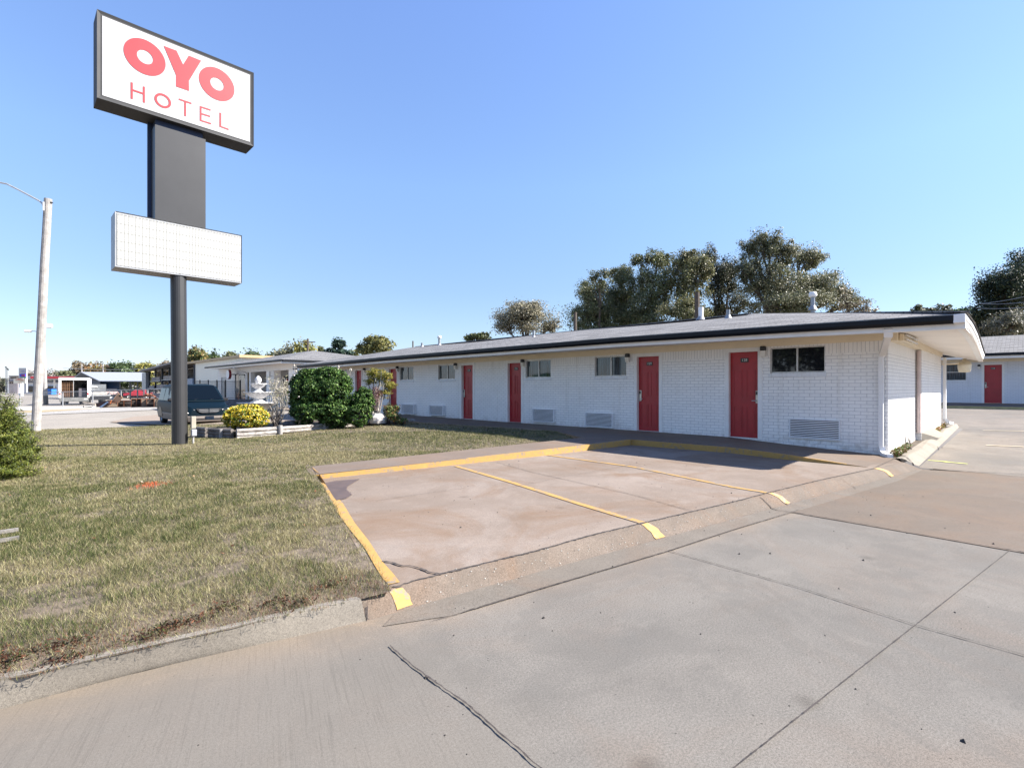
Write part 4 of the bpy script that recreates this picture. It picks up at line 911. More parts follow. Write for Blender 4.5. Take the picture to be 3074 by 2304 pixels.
def board_mat():
    m, t, b = nodes_of('letter_board_face'); p = pos(t); sx_ = N(t, 'SeparateXYZ'); L(t, p, sx_.inputs[0]); cb = N(t, 'CombineXYZ'); L(t, sx_.outputs[2], cb.inputs[0]); L(t, sx_.outputs[0], cb.inputs[1])
    k = N(t, 'TexBrick', offset=0); L(t, cb.outputs[0], k.inputs['Vector']); k.inputs['Scale'].default_value = 1; k.inputs['Brick Width'].default_value = .195; k.inputs['Row Height'].default_value = .0655
    k.inputs['Mortar Size'].default_value = .007; k.inputs['Mortar Smooth'].default_value = .5; k.inputs['Color1'].default_value = (.42, .42, .405, 1); k.inputs['Color2'].default_value = (.41, .41, .395, 1); k.inputs['Mortar'].default_value = (.15, .15, .13, 1)
    L(t, k.outputs[0], b.inputs['Base Color']); b.inputs['Roughness'].default_value = .35; return m
MB().box(*[v for v in (1.76, 4.273)], YF+.012, YF+.018, 4.145, 5.295).build('board_face', board_mat(), o2)
rl_ = MB()
for i in range(6): z = 4.16+i*.195; rl_.box(1.76, 4.273, YF+.0095, YF+.0118, z, z+.009)
rl_.build('letter_rail', M_signface, o2)
tt = MB()
for i in range(38):
    x = 1.79+i*.0655; tt.box(x, x+.02, YF+.006, YF+.0115, 5.27, 5.292)
tt.build('clip', M_greymetal, o2)

# electrical post next to the pole
p = pz(580, 1331, PZ); ep = thing('electric_post', 'small beige conduit post with grey outlet box beside the sign pole', 'electric box', tuple(p))
def at(D_, px_, py_): return pD(px_, py_, D_)
Dp = (p-CAM) @ FW
q0, q1 = pD(579, 1249, Dp), pD(580, 1285, Dp)
MB().box(q1[0]-.05, q1[0]+.05, q1[1]-.05, q1[1]+.05, q1[2], q0[2], .008).build('conduit_cover', mat('beige_plastic', (.33, .30, .24), .6, .1, 4), ep)
q0, q1 = pD(581, 1288, Dp-.05), pD(581, 1308, Dp-.05)
MB().box(q1[0]-.055, q1[0]+.055, q1[1]-.07, q1[1]+.05, q1[2], q0[2], .01).build('outlet_box', mat('grey_box', (.30, .31, .33), .5, .1, 4), ep)
MB().tube([(p[0], p[1], PZ-.05), (p[0], p[1], q1[2]+.02)], .022, 8).build('post', M_alu, ep)
MB().tube([(p[0]-.14, p[1]-.03, PZ-.02), (p[0]-.12, p[1]-.03, PZ+.16), (p[0]-.03, p[1]-.02, PZ+.2)], .012, 6).build('cable', M_black, ep)

# ------------------------------------------------------------------ street furniture and yard on the left
def gz(x, y): return float(G(x, y))
def on_ground(px, D):
    p = pD(px, HY, D); return np.array([p[0], p[1], gz(p[0], p[1])])
def W(px, py_, D): return tuple(pD(px, py_, D))
def facing(px):   # unit vectors: along the view ray on the ground, and to the right
    r = FW+RT*((px-CX)/FPX); r = r/np.linalg.norm(r[:2]); return r, np.array([r[1], -r[0], 0])
p = on_ground(108, 18.7)
up_ = thing('utility_pole', 'tall weathered wooden pole with curved lamp arm near the left edge of the lawn', 'utility pole', tuple(p))
pts = [(108, 1292), (112, 1200), (119, 1080), (126, 950), (133, 800), (139, 700), (144.5, 597)]
MB().tube([W(x, y, 18.7) for x, y in pts], [.14, .137, .135, .132, .128, .124, .12], 14).build('pole', M_wood, up_, smooth=False)
MB().tube([W(x, y, 18.65) for x, y in [(133, 628), (128, 612), (118, 603), (60, 572), (20, 552), (0, 548), (-60, 540)]], .03, 8).build('lamp_arm', M_alu, up_)
MB().bar(W(131, 606, 18.5), W(131, 632, 18.5), .05, .05).build('arm_bracket', M_alu, up_)
hd = pD(-75, 541, 18.6); MB().box(hd[0]-.3, hd[0]+.3, hd[1]-.15, hd[1]+.15, hd[2]-.1, hd[2]+.05, .05).build('lamp_head', M_alu, up_)
MB().bar(W(152, 608, 18.7), W(157, 608, 18.7), .08, .03).build('bolt', M_black, up_)
p = on_ground(138, 55)
u2 = thing('lamp_post', 'thin pale pole with two lamps and dark painted foot behind the tall utility pole', 'lamp post', tuple(p))
MB().tube([(p[0], p[1], p[2]-.1), W(136.5, 1187, 55)], .22, 10).build('painted_foot', M_black, u2)
MB().tube([W(136.5, 1187, 55), W(131, 1060, 55), W(128, 968, 55)], [.2, .17, .14], 10).build('pole', M_wood, u2)
MB().tube([W(128, 1000, 55), W(105, 994, 55), W(92, 993, 55)], .04, 6).build('lamp_arm', M_alu, u2)
h1 = pD(84, 994, 55); MB().box(h1[0]-.35, h1[0]+.35, h1[1]-.3, h1[1]+.3, h1[2]-.12, h1[2]+.12, .1).build('lamp_head', M_white, u2)
h1 = pD(145, 978, 55); MB().box(h1[0]-.45, h1[0]+.35, h1[1]-.3, h1[1]+.3, h1[2]-.22, h1[2]+.22, .1).build('lamp_head', M_white, u2)
MB().bar(W(128, 984, 55), W(140, 982, 55), .06, .06).build('lamp_arm', M_alu, u2)
for i, (px_, yt, lb) in enumerate([(17.5, 1102, 'tall grey lamp post with box head at far left, leftmost and tallest of three'), (20.8, 1106, 'grey lamp post with box head at far left, middle of three'), (24.5, 1109, 'grey lamp post with box head at far left, rightmost and lowest of three')]):
    p = on_ground(px_, 150); q = thing('street_lamp', lb, 'street lamp', tuple(p), 'three lamp posts at the far left')
    MB().tube([tuple(p), W(px_, yt, 150)], .07, 6).build('pole', M_greymetal, q); t_ = pD(px_, yt, 150)
    MB().box(t_[0]-.2, t_[0]+.2, t_[1]-.2, t_[1]+.2, t_[2]-.1, t_[2]+.2).build('lamp_head', M_black, q)

def board(name, x0, x1, y0, y1, D, m, parent, th=.3):
    r, s = facing((x0+x1)/2); a, b_, c_, d_ = (np.array(W(x, y, D)) for x, y in ((x0, y1), (x1, y1), (x1, y0), (x0, y0)))
    return MB().prism([a, b_, c_, d_], tuple(FW*th)).build(name, m, parent)
# price sign and lumber yard sign
p = on_ground(68, 130); ps = thing('price_sign', 'tall white fuel price sign with blue digital panel behind the juniper', 'sign', tuple(p))
MB().box(p[0]-.2, p[0]+.2, p[1]-.2, p[1]+.2, p[2], p[2]+4.5).build('post', M_white, ps); board('sign_panel', 56.2, 79, 1104, 1135, 130, M_signface, ps)
board('digital_panel', 59, 75.5, 1122, 1130, 129.7, mat('led_blue', (.03, .05, .5), .4, .3, 9), ps, .2); board('green_stripe', 59, 75.5, 1131.5, 1133, 129.7, mat('green_stripe', (.02, .25, .14), .5, .1, 9), ps, .2)
board('post_panel', 74, 79.5, 1135, 1178, 130, M_signface, ps); board('digits', 64, 74.5, 1124.3, 1128, 129.5, mat('digits_red', (.35, .02, .06), .5, .5, 30), ps, .1)
board('small_lettering', 61.5, 74, 1113.3, 1114.6, 129.7, mat('sign_blue', (.1, .12, .4), .5, .3, 30), ps, .1)
p = on_ground(57, 120); hs = thing('shop_sign', 'cream sign with red roof line and dark lettering below the fuel price sign', 'sign', tuple(p))
board('sign_panel', 40.5, 76, 1136, 1150, 120, mat('cream_sign', (.72, .68, .55), .5, .05, 5), hs)
board('post', 55, 59, 1150, 1185, 120.1, M_white, hs)
MB().prism([W(42, 1139.5, 119.7), W(74, 1139.5, 119.7), W(57.5, 1136.3, 119.7)], tuple(-FW*.1)).build('red_gable', mat('gable_red', (.5, .08, .03), .5, .1, 5), hs)
text_mesh('T.H. ROGERS', .52, lambda u, v: tuple(np.array(W(58, 1142, 119.6))+RT*u*.62+UP*v*.62), 'lettering', M_black, hs)
text_mesh('LUMBER', .3, lambda u, v: tuple(np.array(W(58, 1147.2, 119.6))+RT*u*.62+UP*v*.62), 'lettering', mat('gable_red', (0, 0, 0)), hs)

# fuel station canopy and store
p = on_ground(190, 150); gs = thing('fuel_station', 'fuel station canopy with red band far behind the box truck', 'building', tuple(p))
board('canopy', 78, 232, 1128.5, 1139, 150, M_signface, gs, 8); board('red_band', 91, 231, 1130, 1135.5, 149.8, mat('band_red', (.75, .03, .04), .4, .05, 4), gs, .2)
for x in (100, 160, 215): board('canopy_column', x, x+2.6, 1139, 1184, 152, M_white, gs, .4)
board('store_wall', 60, 235, 1148, 1184, 175, mat('store_wall', (.62, .61, .6), .6, .1, 1), gs, 8); board('store_window', 85, 165, 1158, 1176, 174.7, M_glass, gs, .2); board('shop_roof', 40, 240, 1143, 1148, 174.5, mat('shop_roof_dark', (.12, .12, .13), .6, .1, 1), gs, 9)
board('pump', 104, 108, 1166, 1183, 148, mat('pump_blue', (.1, .15, .35), .5, .2, 4), gs, .6); board('pump', 176, 180, 1166, 1183, 148, MATS['pump_blue'], gs, .6)
bm_ = mat('bin_blue', (.03, .16, .52), .5, .15, 2)
for x0, x1, lb in ((122.5, 131.5, 'blue dumpster just right of the utility pole foot'), (142, 154.5, 'blue dumpster left of the white box truck, right of the thin pole')):
    p = on_ground((x0+x1)/2, 138); q = thing('dumpster', lb, 'dumpster', tuple(p), 'blue dumpsters by the fuel station')
    board('bin_body', x0, x1, 1166, 1183.5, 138, bm_, q, 1.5); board('bin_lid', x0-.3, x1+.3, 1164.4, 1166, 137.8, M_black, q, 1.8); board('bin_rib', x0, x1, 1174, 1175, 137.7, MATS['navy_steel'], q, .2)
for x0, x1, y0, y1, lb, col in ((20, 40, 1142, 1152, 'small white far building left of the shop sign', (.6, .58, .56)), (28, 54, 1127, 1139, 'pale two storey far building beyond the shop sign', (.55, .48, .45))):
    p = on_ground((x0+x1)/2, 190); q = thing('house', lb, 'building', tuple(p)); board('wall', x0, x1, y0+3, 1182, 190, mat('fw%d' % x0, col, .7, .1, 1), q, 6); board('roof', x0-1.5, x1+1.5, y0, y0+3, 189, mat('froof', (.2, .19, .19), .8, .1, 1), q, 9)
    for k_ in range(3): board('window', x0+3+k_*6, x0+5+k_*6, y0+5, y0+9, 189.8, M_glass, q, .2)

# white roofed shed
p = on_ground(330, 90); sh = thing('metal_shed', 'long open shed with pale metal roof and navy wall behind the yard fence', 'shed', tuple(p))
fe_, rd, be = 90, 98, 106
fl_, fr2 = np.array(W(299, 1142.5, fe_)), np.array(W(434, 1143, fe_)); rl_2, rr_ = np.array(W(243, 1115.8, rd)), np.array(W(434, 1117.5, rd)); bl, brr = np.array(W(220, 1133.6, be)), np.array(W(434, 1133, be))
sd_ = MB(); sd_.add([fl_, fr2, rr_, rl_2], [(0, 1, 2, 3)]); q = MB().prism([fl_, fr2, rr_, rl_2], (0, 0, -.12)); q.v += []; 
def roofmat():
    m, t, b = nodes_of('ribbed_metal_roof'); p_ = pos(t); mp = N(t, 'Mapping'); mp.inputs['Rotation'].default_value = (0, 0, YAW); L(t, p_, mp.inputs['Vector']); sx_ = N(t, 'SeparateXYZ'); L(t, mp.outputs[0], sx_.inputs[0])
    fr_ = math_(t, 'FRACT', math_(t, 'MULTIPLY', sx_.outputs[0], 1.1)); L(t, ramp(t, fr_, [(0, (.26, .27, .29)), (.12, (.38, .39, .41)), (1, (.42, .43, .45))]), b.inputs['Base Color']); b.inputs['Roughness'].default_value = .45; b.inputs['Metallic'].default_value = .2; return m
q.build('roof', roofmat(), sh); MB().prism([rl_2, rr_, brr, bl], (0, 0, -.12)).build('roof', MATS.get('greymetal2') or mat('greymetal2', (.4, .41, .43), .5, .1, 2), sh)
def dn(p_, z): return (p_[0], p_[1], z)
z0_ = gz(*fl_[:2])
MB().prism([dn(fl_, z0_), tuple(fl_-UP*.15), tuple(rl_2-UP*.15), tuple(bl-UP*.15), dn(bl, z0_)], (.1, .05, 0)).build('gable_wall', mat('shed_dark', (.05, .055, .065), .7, .2, 1), sh)
wl_, wr_ = np.array(W(298, 1150, 92)), np.array(W(357, 1150, 92))
MB().prism([dn(wl_, z0_), dn(wr_, z0_), dn(wr_, fl_[2]-.1), dn(wl_, fl_[2]-.1)], tuple(FW*.15)).build('navy_wall', mat('navy_wall', (.012, .035, .09), .5, .2, 1.5), sh)
MB().prism([dn(W(280, 1150, 96), z0_), dn(W(297, 1150, 92.2), z0_), dn(W(297, 1150, 92.2), fl_[2]-.1), dn(W(280, 1150, 96), fl_[2]+.5)], tuple(FW*.1-RT*.1)).build('tan_door', mat('tan_door', (.34, .30, .22), .6, .1, 2), sh)
for x in (360, 391, 413, 432): t_ = W(x, 1150, 91); MB().box(t_[0]-.1, t_[0]+.1, t_[1]-.1, t_[1]+.1, z0_, fl_[2]-.1).build('post', MATS['shed_dark'], sh)
MB().prism([dn(W(360, 1150, 106), z0_), dn(W(434, 1150, 106), z0_), dn(W(434, 1150, 106), z0_+1.1), dn(W(360, 1150, 106), z0_+1.1)], tuple(FW*.1)).build('back_rack', MATS['shed_dark'], sh)

# lumber warehouse with open racks
XW = 14.0; wh = thing('lumber_warehouse', 'cream metal lumber warehouse with dark open racks left of the office', 'building', (XW, 70, 0))
yA, yB, yC = 46, 60.5, 84.0; zt1 = 3.95; zg = -.1
cm = mat('cream_metal', (.66, .62, .50), .5, .05, 2); dkm = MATS['shed_dark']
def ribbed():
    m, t, b = nodes_of('cream_ribbed'); p_ = pos(t); sx_ = N(t, 'SeparateXYZ'); L(t, p_, sx_.inputs[0]); fr_ = math_(t, 'FRACT', math_(t, 'MULTIPLY', sx_.outputs[1], 2.2)); L(t, ramp(t, fr_, [(0, (.50, .47, .38)), (.15, (.70, .66, .55)), (1, (.72, .68, .57))]), b.inputs['Base Color']); b.inputs['Roughness'].default_value = .5; return m
MB().box(XW, 26, yA, yB, zg, zt1).build('cream_wall', ribbed(), wh)
MB().box(XW-.25, 26.5, yA-.3, yB+2.9, zt1, zt1+.22).build('roof_edge', mat('tan_edge', (.42, .30, .16), .6, .1, 3), wh)
MB().box(XW+3.5, XW+3.7, yB, yC, -.3, 3.9).build('rack_back', dkm, wh)
MB().add([(XW-1.6, yB+3, 3.95), (XW-1.2, yC, 3.55), (XW+4, yC, 3.95), (XW+4, yB+3, 4.2), (XW-1.6, yB+3, 4.15), (XW-1.2, yC, 3.75), (XW+4, yC, 4.15), (XW+4, yB+3, 4.4)], [(0, 1, 2, 3), (4, 5, 6, 7), (0, 1, 5, 4), (1, 2, 6, 5)]).build('lean_to_roof', mat('old_tin', (.20, .18, .17), .7, .3, 2), wh)
for y in (60.6, 64, 68, 72, 76, 80, 83.9): MB().box(XW-.1, XW+.1, y-.1, y+.1, -.4, 3.85).build('rack_post', dkm, wh)
lm = mat('stacked_lumber', (.30, .26, .22), .8, .35, 3, tint=(.08, .09, .12))
for y0_, y1_, z in ((64.2, 67.6, 2.5), (68.3, 75, 2.4), (64.2, 71, 1.3), (72, 79, 1.35), (76, 82, 2.3), (66, 72.5, .35), (74, 82, .3), (79.5, 83.5, 1.4)):
    MB().box(XW-.3, XW+2.4, y0_, y1_, z-.07, z).build('rack_shelf', M_greymetal, wh)
    MB().box(XW-.2, XW+2.2, y0_+.4, y1_-.6, z+.001, z+random.uniform(.2, .5)).build('lumber_stack', lm, wh)
MB().box(XW-.25, XW+.2, yB+.1, yB+2.6, .2, 2.4).build('grey_panel', mat('panel_blue_grey', (.22, .27, .34), .6, .1, 2), wh)
MB().box(XW-.4, XW, 84.1, 86.8, 1.2, 3.5).build('cabinet_panel', M_greymetal, wh)

# chain link fence
fp = [(60, 1180, 1222, 51), (188.6, 1175.6, 1222, 50), (278.6, 1173, 1218, 49), (363.5, 1170, 1216, 48), (443.5, 1168.2, 1214, 47), (520, 1166, 1212, 46)]
cl = thing('chain_link_fence', 'grey chain link fence with round posts in front of the lumber yard', 'fence', W(300, 1217, 49))
for i, (x, yt, yb, D) in enumerate(fp):
    a_ = np.array(W(x, yt, D)); g_z = gz(*a_[:2]); MB().tube([(a_[0], a_[1], g_z-.05), tuple(a_)], .05, 8).build('fence_post', M_greymetal, cl)
    if i: e_ = np.array(W(*fp[i-1][:2], fp[i-1][3])); MB().tube([tuple(e_), tuple(a_)], .03, 6).build('top_rail', M_greymetal, cl)
def mesh_mat():
    m, t, b = nodes_of('chain_mesh'); b.inputs['Base Color'].default_value = (.42, .43, .44, 1); b.inputs['Metallic'].default_value = .4
    tr = N(t, 'BsdfTransparent'); mx = N(t, 'MixShader'); mx.inputs[0].default_value = .13; L(t, tr.outputs[0], mx.inputs[1]); L(t, b.outputs[0], mx.inputs[2]); L(t, mx.outputs[0], t.nodes['Material Output'].inputs[0]); return m
b = MB()
for i in range(1, len(fp)):
    a_, e_ = np.array(W(*fp[i-1][:2], fp[i-1][3])), np.array(W(*fp[i][:2], fp[i][3])); b.quad(tuple(a_), tuple(e_), dn(e_, gz(*e_[:2])), dn(a_, gz(*a_[:2])))
b.build('chain_mesh', mesh_mat(), cl, recalc=False)

# vehicles: local frame, +x forward, origin on the ground under the centre
def wheel(par, x, y, r=.33, w_=.22):
    s_ = 1 if y > 0 else -1; n = 24; b = MB(); prof = [(r*.62, -w_/2), (r*.93, -w_/2), (r, -w_/2+.03), (r, w_/2-.03), (r*.93, w_/2), (r*.62, w_/2)]
    vs = [(x+q*math.cos(2*math.pi*j/n), y+z*s_, r+q*math.sin(2*math.pi*j/n)) for q, z in prof for j in range(n)]
    b.add(vs, [(i*n+j, i*n+(j+1) % n, (i+1)*n+(j+1) % n, (i+1)*n+j) for i in range(5) for j in range(n)]); o = b.build('wheel', M_tyre, par, smooth=False)
    b = MB(); prof = [(.001, w_/2-.02), (r*.25, w_/2-.015), (r*.5, w_/2-.045), (r*.63, w_/2-.01)]
    vs = [(x+q*math.cos(2*math.pi*j/n), y+z*s_, r+q*math.sin(2*math.pi*j/n)) for q, z in prof for j in range(n)]
    b.add(vs, [(i*n+j, i*n+(j+1) % n, (i+1)*n+(j+1) % n, (i+1)*n+j) for i in range(3) for j in range(n)]); b.build('rim', M_hub, o)
def loft_body(par, name, st, m, smooth=True, cap=True):
    """st: list of (x, [(halfwidth, z) ... bottom to top])"""
    b = MB(); k = len(st[0][1]); vs = []
    for x, pr in st:
        for hw, z in pr: vs.append((x, hw, z))
        for hw, z in reversed(pr): vs.append((x, -hw, z))
    K = 2*k; b.add(vs, [(i*K+j, (i+1)*K+j, (i+1)*K+(j+1) % K, i*K+(j+1) % K) for i in range(len(st)-1) for j in range(K)])
    if cap: b.f += [tuple(range(K)), tuple((len(st)-1)*K+j for j in range(K-1, -1, -1))]
    o = b.build(name, m, par); 
    md = o.modifiers.new('bevel', 'BEVEL'); md.width = .035; md.segments = 2; md.limit_method = 'ANGLE'; md.angle_limit = R(25)
    if smooth: o.data.polygons.foreach_set('use_smooth', [True]*len(o.data.polygons)); md.harden_normals = True
    return o
# minivan
vr, vs_ = facing(600); van_p = on_ground(581, 22.9)
ang = math.atan2(-vr[1], -vr[0])+R(-17+0)
ang = math.atan2(-vr[1], -vr[0])
van = thing('minivan', 'dark teal minivan with champagne lower body parked behind the sign pole', 'van', tuple(van_p), local=True, rz=math.atan2(-facing(581)[0][1], -facing(581)[0][0])+R(13))
def sec(sill, belt, hw, top_w, roof_z): return [(hw*.93, sill), (hw, sill+.28), (hw, belt-.12), (hw*.965, belt)]
lowst = [(-2.36, [(.80, .42), (.86, .6), (.88, .9), (.86, 1.02)]), (-2.28, [(.90, .28), (.955, .6), (.965, .9), (.935, 1.04)]), (-1.2, [(.93, .25), (.985, .55), (.99, .86), (.95, 1.02)]), (.6, [(.93, .25), (.985, .55), (.985, .84), (.94, 1.0)]),
         (1.35, [(.93, .25), (.975, .55), (.955, .86), (.88, 1.05)]), (2.0, [(.90, .26), (.93, .52), (.88, .80), (.74, .90)]), (2.30, [(.80, .28), (.82, .50), (.74, .70), (.60, .78)]), (2.38, [(.64, .32), (.68, .48), (.62, .64), (.52, .71)])]
body = loft_body(van, 'body', lowst, M_green)
skirt = loft_body(van, 'lower_cladding', [(x, [(p_[0][0]+.012, p_[0][1]-.03), (p_[1][0]+.012, p_[1][1]-.02)]) for x, p_ in lowst], M_carsilver)
cab = loft_body(van, 'cabin', [(-2.26, [(.90, 1.0), (.74, 1.62), (.6, 1.68)]), (-2.0, [(.92, 1.0), (.78, 1.66), (.62, 1.73)]), (-.4, [(.935, 1.0), (.80, 1.69), (.62, 1.765)]), (.55, [(.93, 1.0), (.77, 1.66), (.6, 1.73)]), (1.52, [(.86, 1.0), (.84, 1.05), (.80, 1.05)])], M_green)
gl = MB(); 
gl.add([(1.44, -.76, 1.075), (1.44, .76, 1.075), (.66, .62, 1.67), (.66, -.62, 1.67)], [(0, 1, 2, 3)]); gl.v = [(x+.03, y, z+.03) for x, y, z in gl.v]; gl.build('windscreen', M_carglass, van, recalc=False)
for s_ in (1, -1):
    for x0, x1 in ((-2.1, -1.15), (-1.08, -.22), (-.14, .74)):
        x1t = x1-.05 if x1 < .5 else .5
        MB().add([(x0, s_*.938, 1.05), (x1+(.25 if x1 > .5 else 0), s_*.928, 1.05), (x1t, s_*.815, 1.58), (x0+.06, s_*.82, 1.60)], [(0, 1, 2, 3)]).build('side_window', M_carglass, van, recalc=False)
    wheel(van, 1.42, s_*.84); wheel(van, -1.45, s_*.84)
    for wx in (1.42, -1.45):
        ar = MB(); n = 16; vs = [(wx, s_*.997, .34)]+[(wx+.42*math.cos(math.pi*j/n), s_*.997, .34+.42*math.sin(math.pi*j/n)) for j in range(n+1)]; ar.add(vs, [(0, j, j+1) for j in range(1, n+1)]); ar.build('wheel_arch', M_black, van, recalc=False)
    MB().box(.78, .95, s_*.98-.09, s_*.98+.17 if s_ > 0 else s_*.98+.09, 1.02, 1.17, .04).build('mirror', M_black, van) if s_ > 0 else MB().box(.78, .95, -1.15, -.92, 1.02, 1.17, .04).build('mirror', M_black, van)
    o = MB().add([(2.19, s_*.78, .66), (2.36, s_*.50, .64), (2.33, s_*.50, .50), (2.31, s_*.76, .49), (2.05, s_*.91, .58), (2.03, s_*.90, .66)], [(0, 1, 2, 3), (0, 3, 4, 5)]); o.v = [(x+.03, y*1.02, z+.075) for x, y, z in o.v]; h_ = o.build('headlight', M_lens, van, recalc=False)
    MB().add([(2.10, s_*.93, .60), (2.24, s_*.84, .66), (2.24, s_*.84, .74), (2.10, s_*.93, .74)], [(0, 1, 2, 3)]).build('indicator', M_amber, h_, recalc=False)
gr = MB().prism([(2.39, -.46, .75), (2.39, .46, .75), (2.40, .40, .64), (2.41, .26, .565), (2.41, -.26, .565), (2.40, -.40, .64)], (.02, 0, 0)).build('grille', M_black, van)
for z in (.62, .69): MB().box(2.415, 2.43, -.36, .36, z, z+.014).build('grille_bar', M_greymetal, gr)
MB().box(2.415, 2.432, -.012, .012, .565, .75).build('grille_bar', M_green, gr)
bp = loft_body(van, 'bumper', [(2.1, [(.95, .22), (.97, .44)]), (2.36, [(.86, .2), (.88, .45)]), (2.5, [(.6, .22), (.62, .43)])], M_carsilver)
MB().box(2.44, 2.515, -.55, .55, .29, .345).build('bumper_slot', M_black, bp); MB().box(2.512, 2.53, -.16, .16, .30, .44, .01).build('licence_plate', mat('plate_navy', (.012, .02, .035), .9, .3, 20, spec=.1), bp)
for y in (-.3, .3): MB().bar((1.47, y, 1.10), (1.3, y+.4, 1.20), .02, .02).build('wiper', M_black, van)
MB().tube([(.98+.05*math.sin(a), .42+.17*math.cos(a), 1.10+.13*math.sin(a)) for a in np.linspace(0, 2*math.pi, 20)], .014, 6, False).build('steering_wheel', M_greymetal, van)
for y in (-.55, .55): MB().tube([(-1.9, y, 1.77), (.2, y, 1.80)], .015, 6).build('roof_rail', M_black, van)

# box truck seen from behind
bp_ = on_ground(223, 55); br_, bs_ = facing(223); bt = thing('box_truck', 'white box truck with open back full of lattice crates beyond the chain link fence', 'truck', tuple(bp_), local=True, rz=math.atan2(br_[1], br_[0])-R(3))
MB().box(0, 6, 1.19, 1.23, .86, 2.85).build('box_side', M_sidewht, bt); MB().box(0, 6, -1.23, -1.19, .86, 2.85).build('box_side', M_sidewht, bt); MB().box(0, 6, -1.23, 1.23, 2.85, 2.92).build('box_roof', M_white, bt); MB().box(5.9, 6, -1.19, 1.19, .86, 2.85).build('box_front', M_white, bt); MB().box(0, 6, -1.23, 1.23, .78, .859).build('box_floor', M_black, bt)
f = MB(); f.box(-.08, -.001, 1.05, 1.25, .78, 2.93); f.box(-.08, -.001, -1.25, -1.08, .78, 2.93); f.box(-.08, -.001, -1.08, 1.05, 2.68, 2.93); f.build('rear_frame', M_white, bt)
for y in (-.75, -.15, 0, .15, .75): MB().box(-.1, -.081, y-.05, y+.05, 2.8, 2.84).build('marker_lamp', M_black, bt)
MB().box(-.14, -.02, -1.2, 1.2, .38, .80, .01).build('tail_lift', mat('tail_grey', (.16, .16, .15), .7, .2, 3), bt); MB().box(-.15, -.141, -.35, .25, .66, .72).build('lift_handle', M_alu, bt); MB().box(-.15, -.141, -1.1, -.8, .58, .68).build('licence_plate', M_white, bt)
cr_ = MB()
for i in range(8): cr_.box(.2, .9, 1.15-.145*i-.03, 1.15-.145*i, .87, 2.55)
for i in range(11): cr_.box(.19, .9, .1, 1.15, .9+.155*i, .93+.155*i)
cr_.build('lattice_crate', mat('crate_brown', (.20, .11, .06), .8, .3, 5), bt); MB().box(.5, .95, .1, 1.15, .87, 2.5).build('crate_stack', mat('crate_dark', (.06, .045, .035), .8, .3, 5), bt)
MB().box(.3, 1.5, -.95, -.35, .87, 1.8).build('cargo_carton', mat('carton', (.10, .09, .10), .8, .2, 4), bt); MB().box(.0, .05, .04, .09, .87, 2.68).build('load_bar', M_alu, bt)
for y in (1.02, -1.02): wheel(bt, 1.3, y, .4, .3); MB().box(-.1, -.082, y*1.13-.06, y*1.13+.06, 1.1, 1.3).build('tail_light', mat('tail_red', (.5, .02, .02), .3, .1, 4), bt)
for y in (1.0, -1.0): wheel(bt, 6.6, y, .4, .3)
loft_body(bt, 'cab', [(6.1, [(1.05, .6), (1.05, 2.2)]), (7.2, [(1.05, .6), (.95, 2.15)]), (7.9, [(1.05, .6), (1.0, 1.3)])], M_white)
# trailers and cars in the yard
def place(name, label, cat, px, D, turn, grp=None):
    p_ = on_ground(px, D); r_, s_ = facing(px); return thing(name, label, cat, tuple(p_), grp, local=True, rz=math.atan2(r_[1], r_[0])+turn)
ft = place('flatbed_truck', 'dark grey flatbed truck with headboard right of the white box truck', 'truck', 283, 60, R(8))
MB().box(0, .1, -1.1, 1.1, 1.15, 2.3).build('headboard', mat('slate_grey', (.11, .12, .13), .7, .3, 3), ft); MB().box(-2.2, 3, -1.2, 1.2, .95, 1.1).build('flatbed', M_greymetal, ft); MB().box(-.1, -.001, -.3, .5, 1.95, 2.05).build('badge_strip', M_white, ft)
for y in (-.9, .9): wheel(ft, .4, y, .4, .3); wheel(ft, 2.3, y, .4, .3)
MB().box(-2.21, -2.201, -1.1, 1.1, .5, .94).build('rear_panel', M_black, ft); MB().prism([(-2, -1.15, 1.1), (-2, -1.15, 1.5), (-.4, -1.15, 1.1)], (0, .05, 0)).build('side_gusset', M_greymetal, ft)
MB().box(-1.9, 1.5, -.9, .9, 1.101, 1.35, .08).build('load', mat('pale_load', (.55, .5, .44), .8, .35, 4), ft)
dt = place('pickup_truck', 'dark pickup truck with loaded bed behind the furniture pile', 'pickup', 335, 62, R(4))
loft_body(dt, 'body', [(0, [(.9, .5), (.95, 1.1)]), (2.6, [(.92, .5), (.95, 1.15)]), (5.2, [(.88, .5), (.85, 1.05)])], mat('dark_paint', (.03, .032, .04), .3, .2, 3, coat=.5)); loft_body(dt, 'cab', [(2.3, [(.85, 1.1), (.7, 1.8)]), (3.6, [(.85, 1.1), (.7, 1.75)]), (4.3, [(.85, 1.1), (.84, 1.15)])], MATS['dark_paint'])
MB().box(.1, 2.1, -.8, .8, 1.0, 1.42, .1).build('load', mat('mixed_load', (.5, .3, .26), .8, .6, 6, tint=(.12, .12, .14)), dt)
for y in (-.86, .86): wheel(dt, 1, y, .38, .25); wheel(dt, 4.3, y, .38, .25); MB().box(-.02, -.001, y-.08, y+.08, .8, 1.0).build('tail_light', MATS['tail_red'], dt)
MB().box(-.06, -.002, -.85, .85, .5, .62).build('bumper', M_alu, dt); MB().box(-.03, -.0205, -.18, .18, .66, .78).build('licence_plate', M_white, dt)
rp = place('pickup_truck', 'red pickup truck under the open end of the pale roofed shed', 'pickup', 418, 104, R(80)); rm = mat('car_red', (.36, .02, .04), .3, .08, 3, coat=.5)
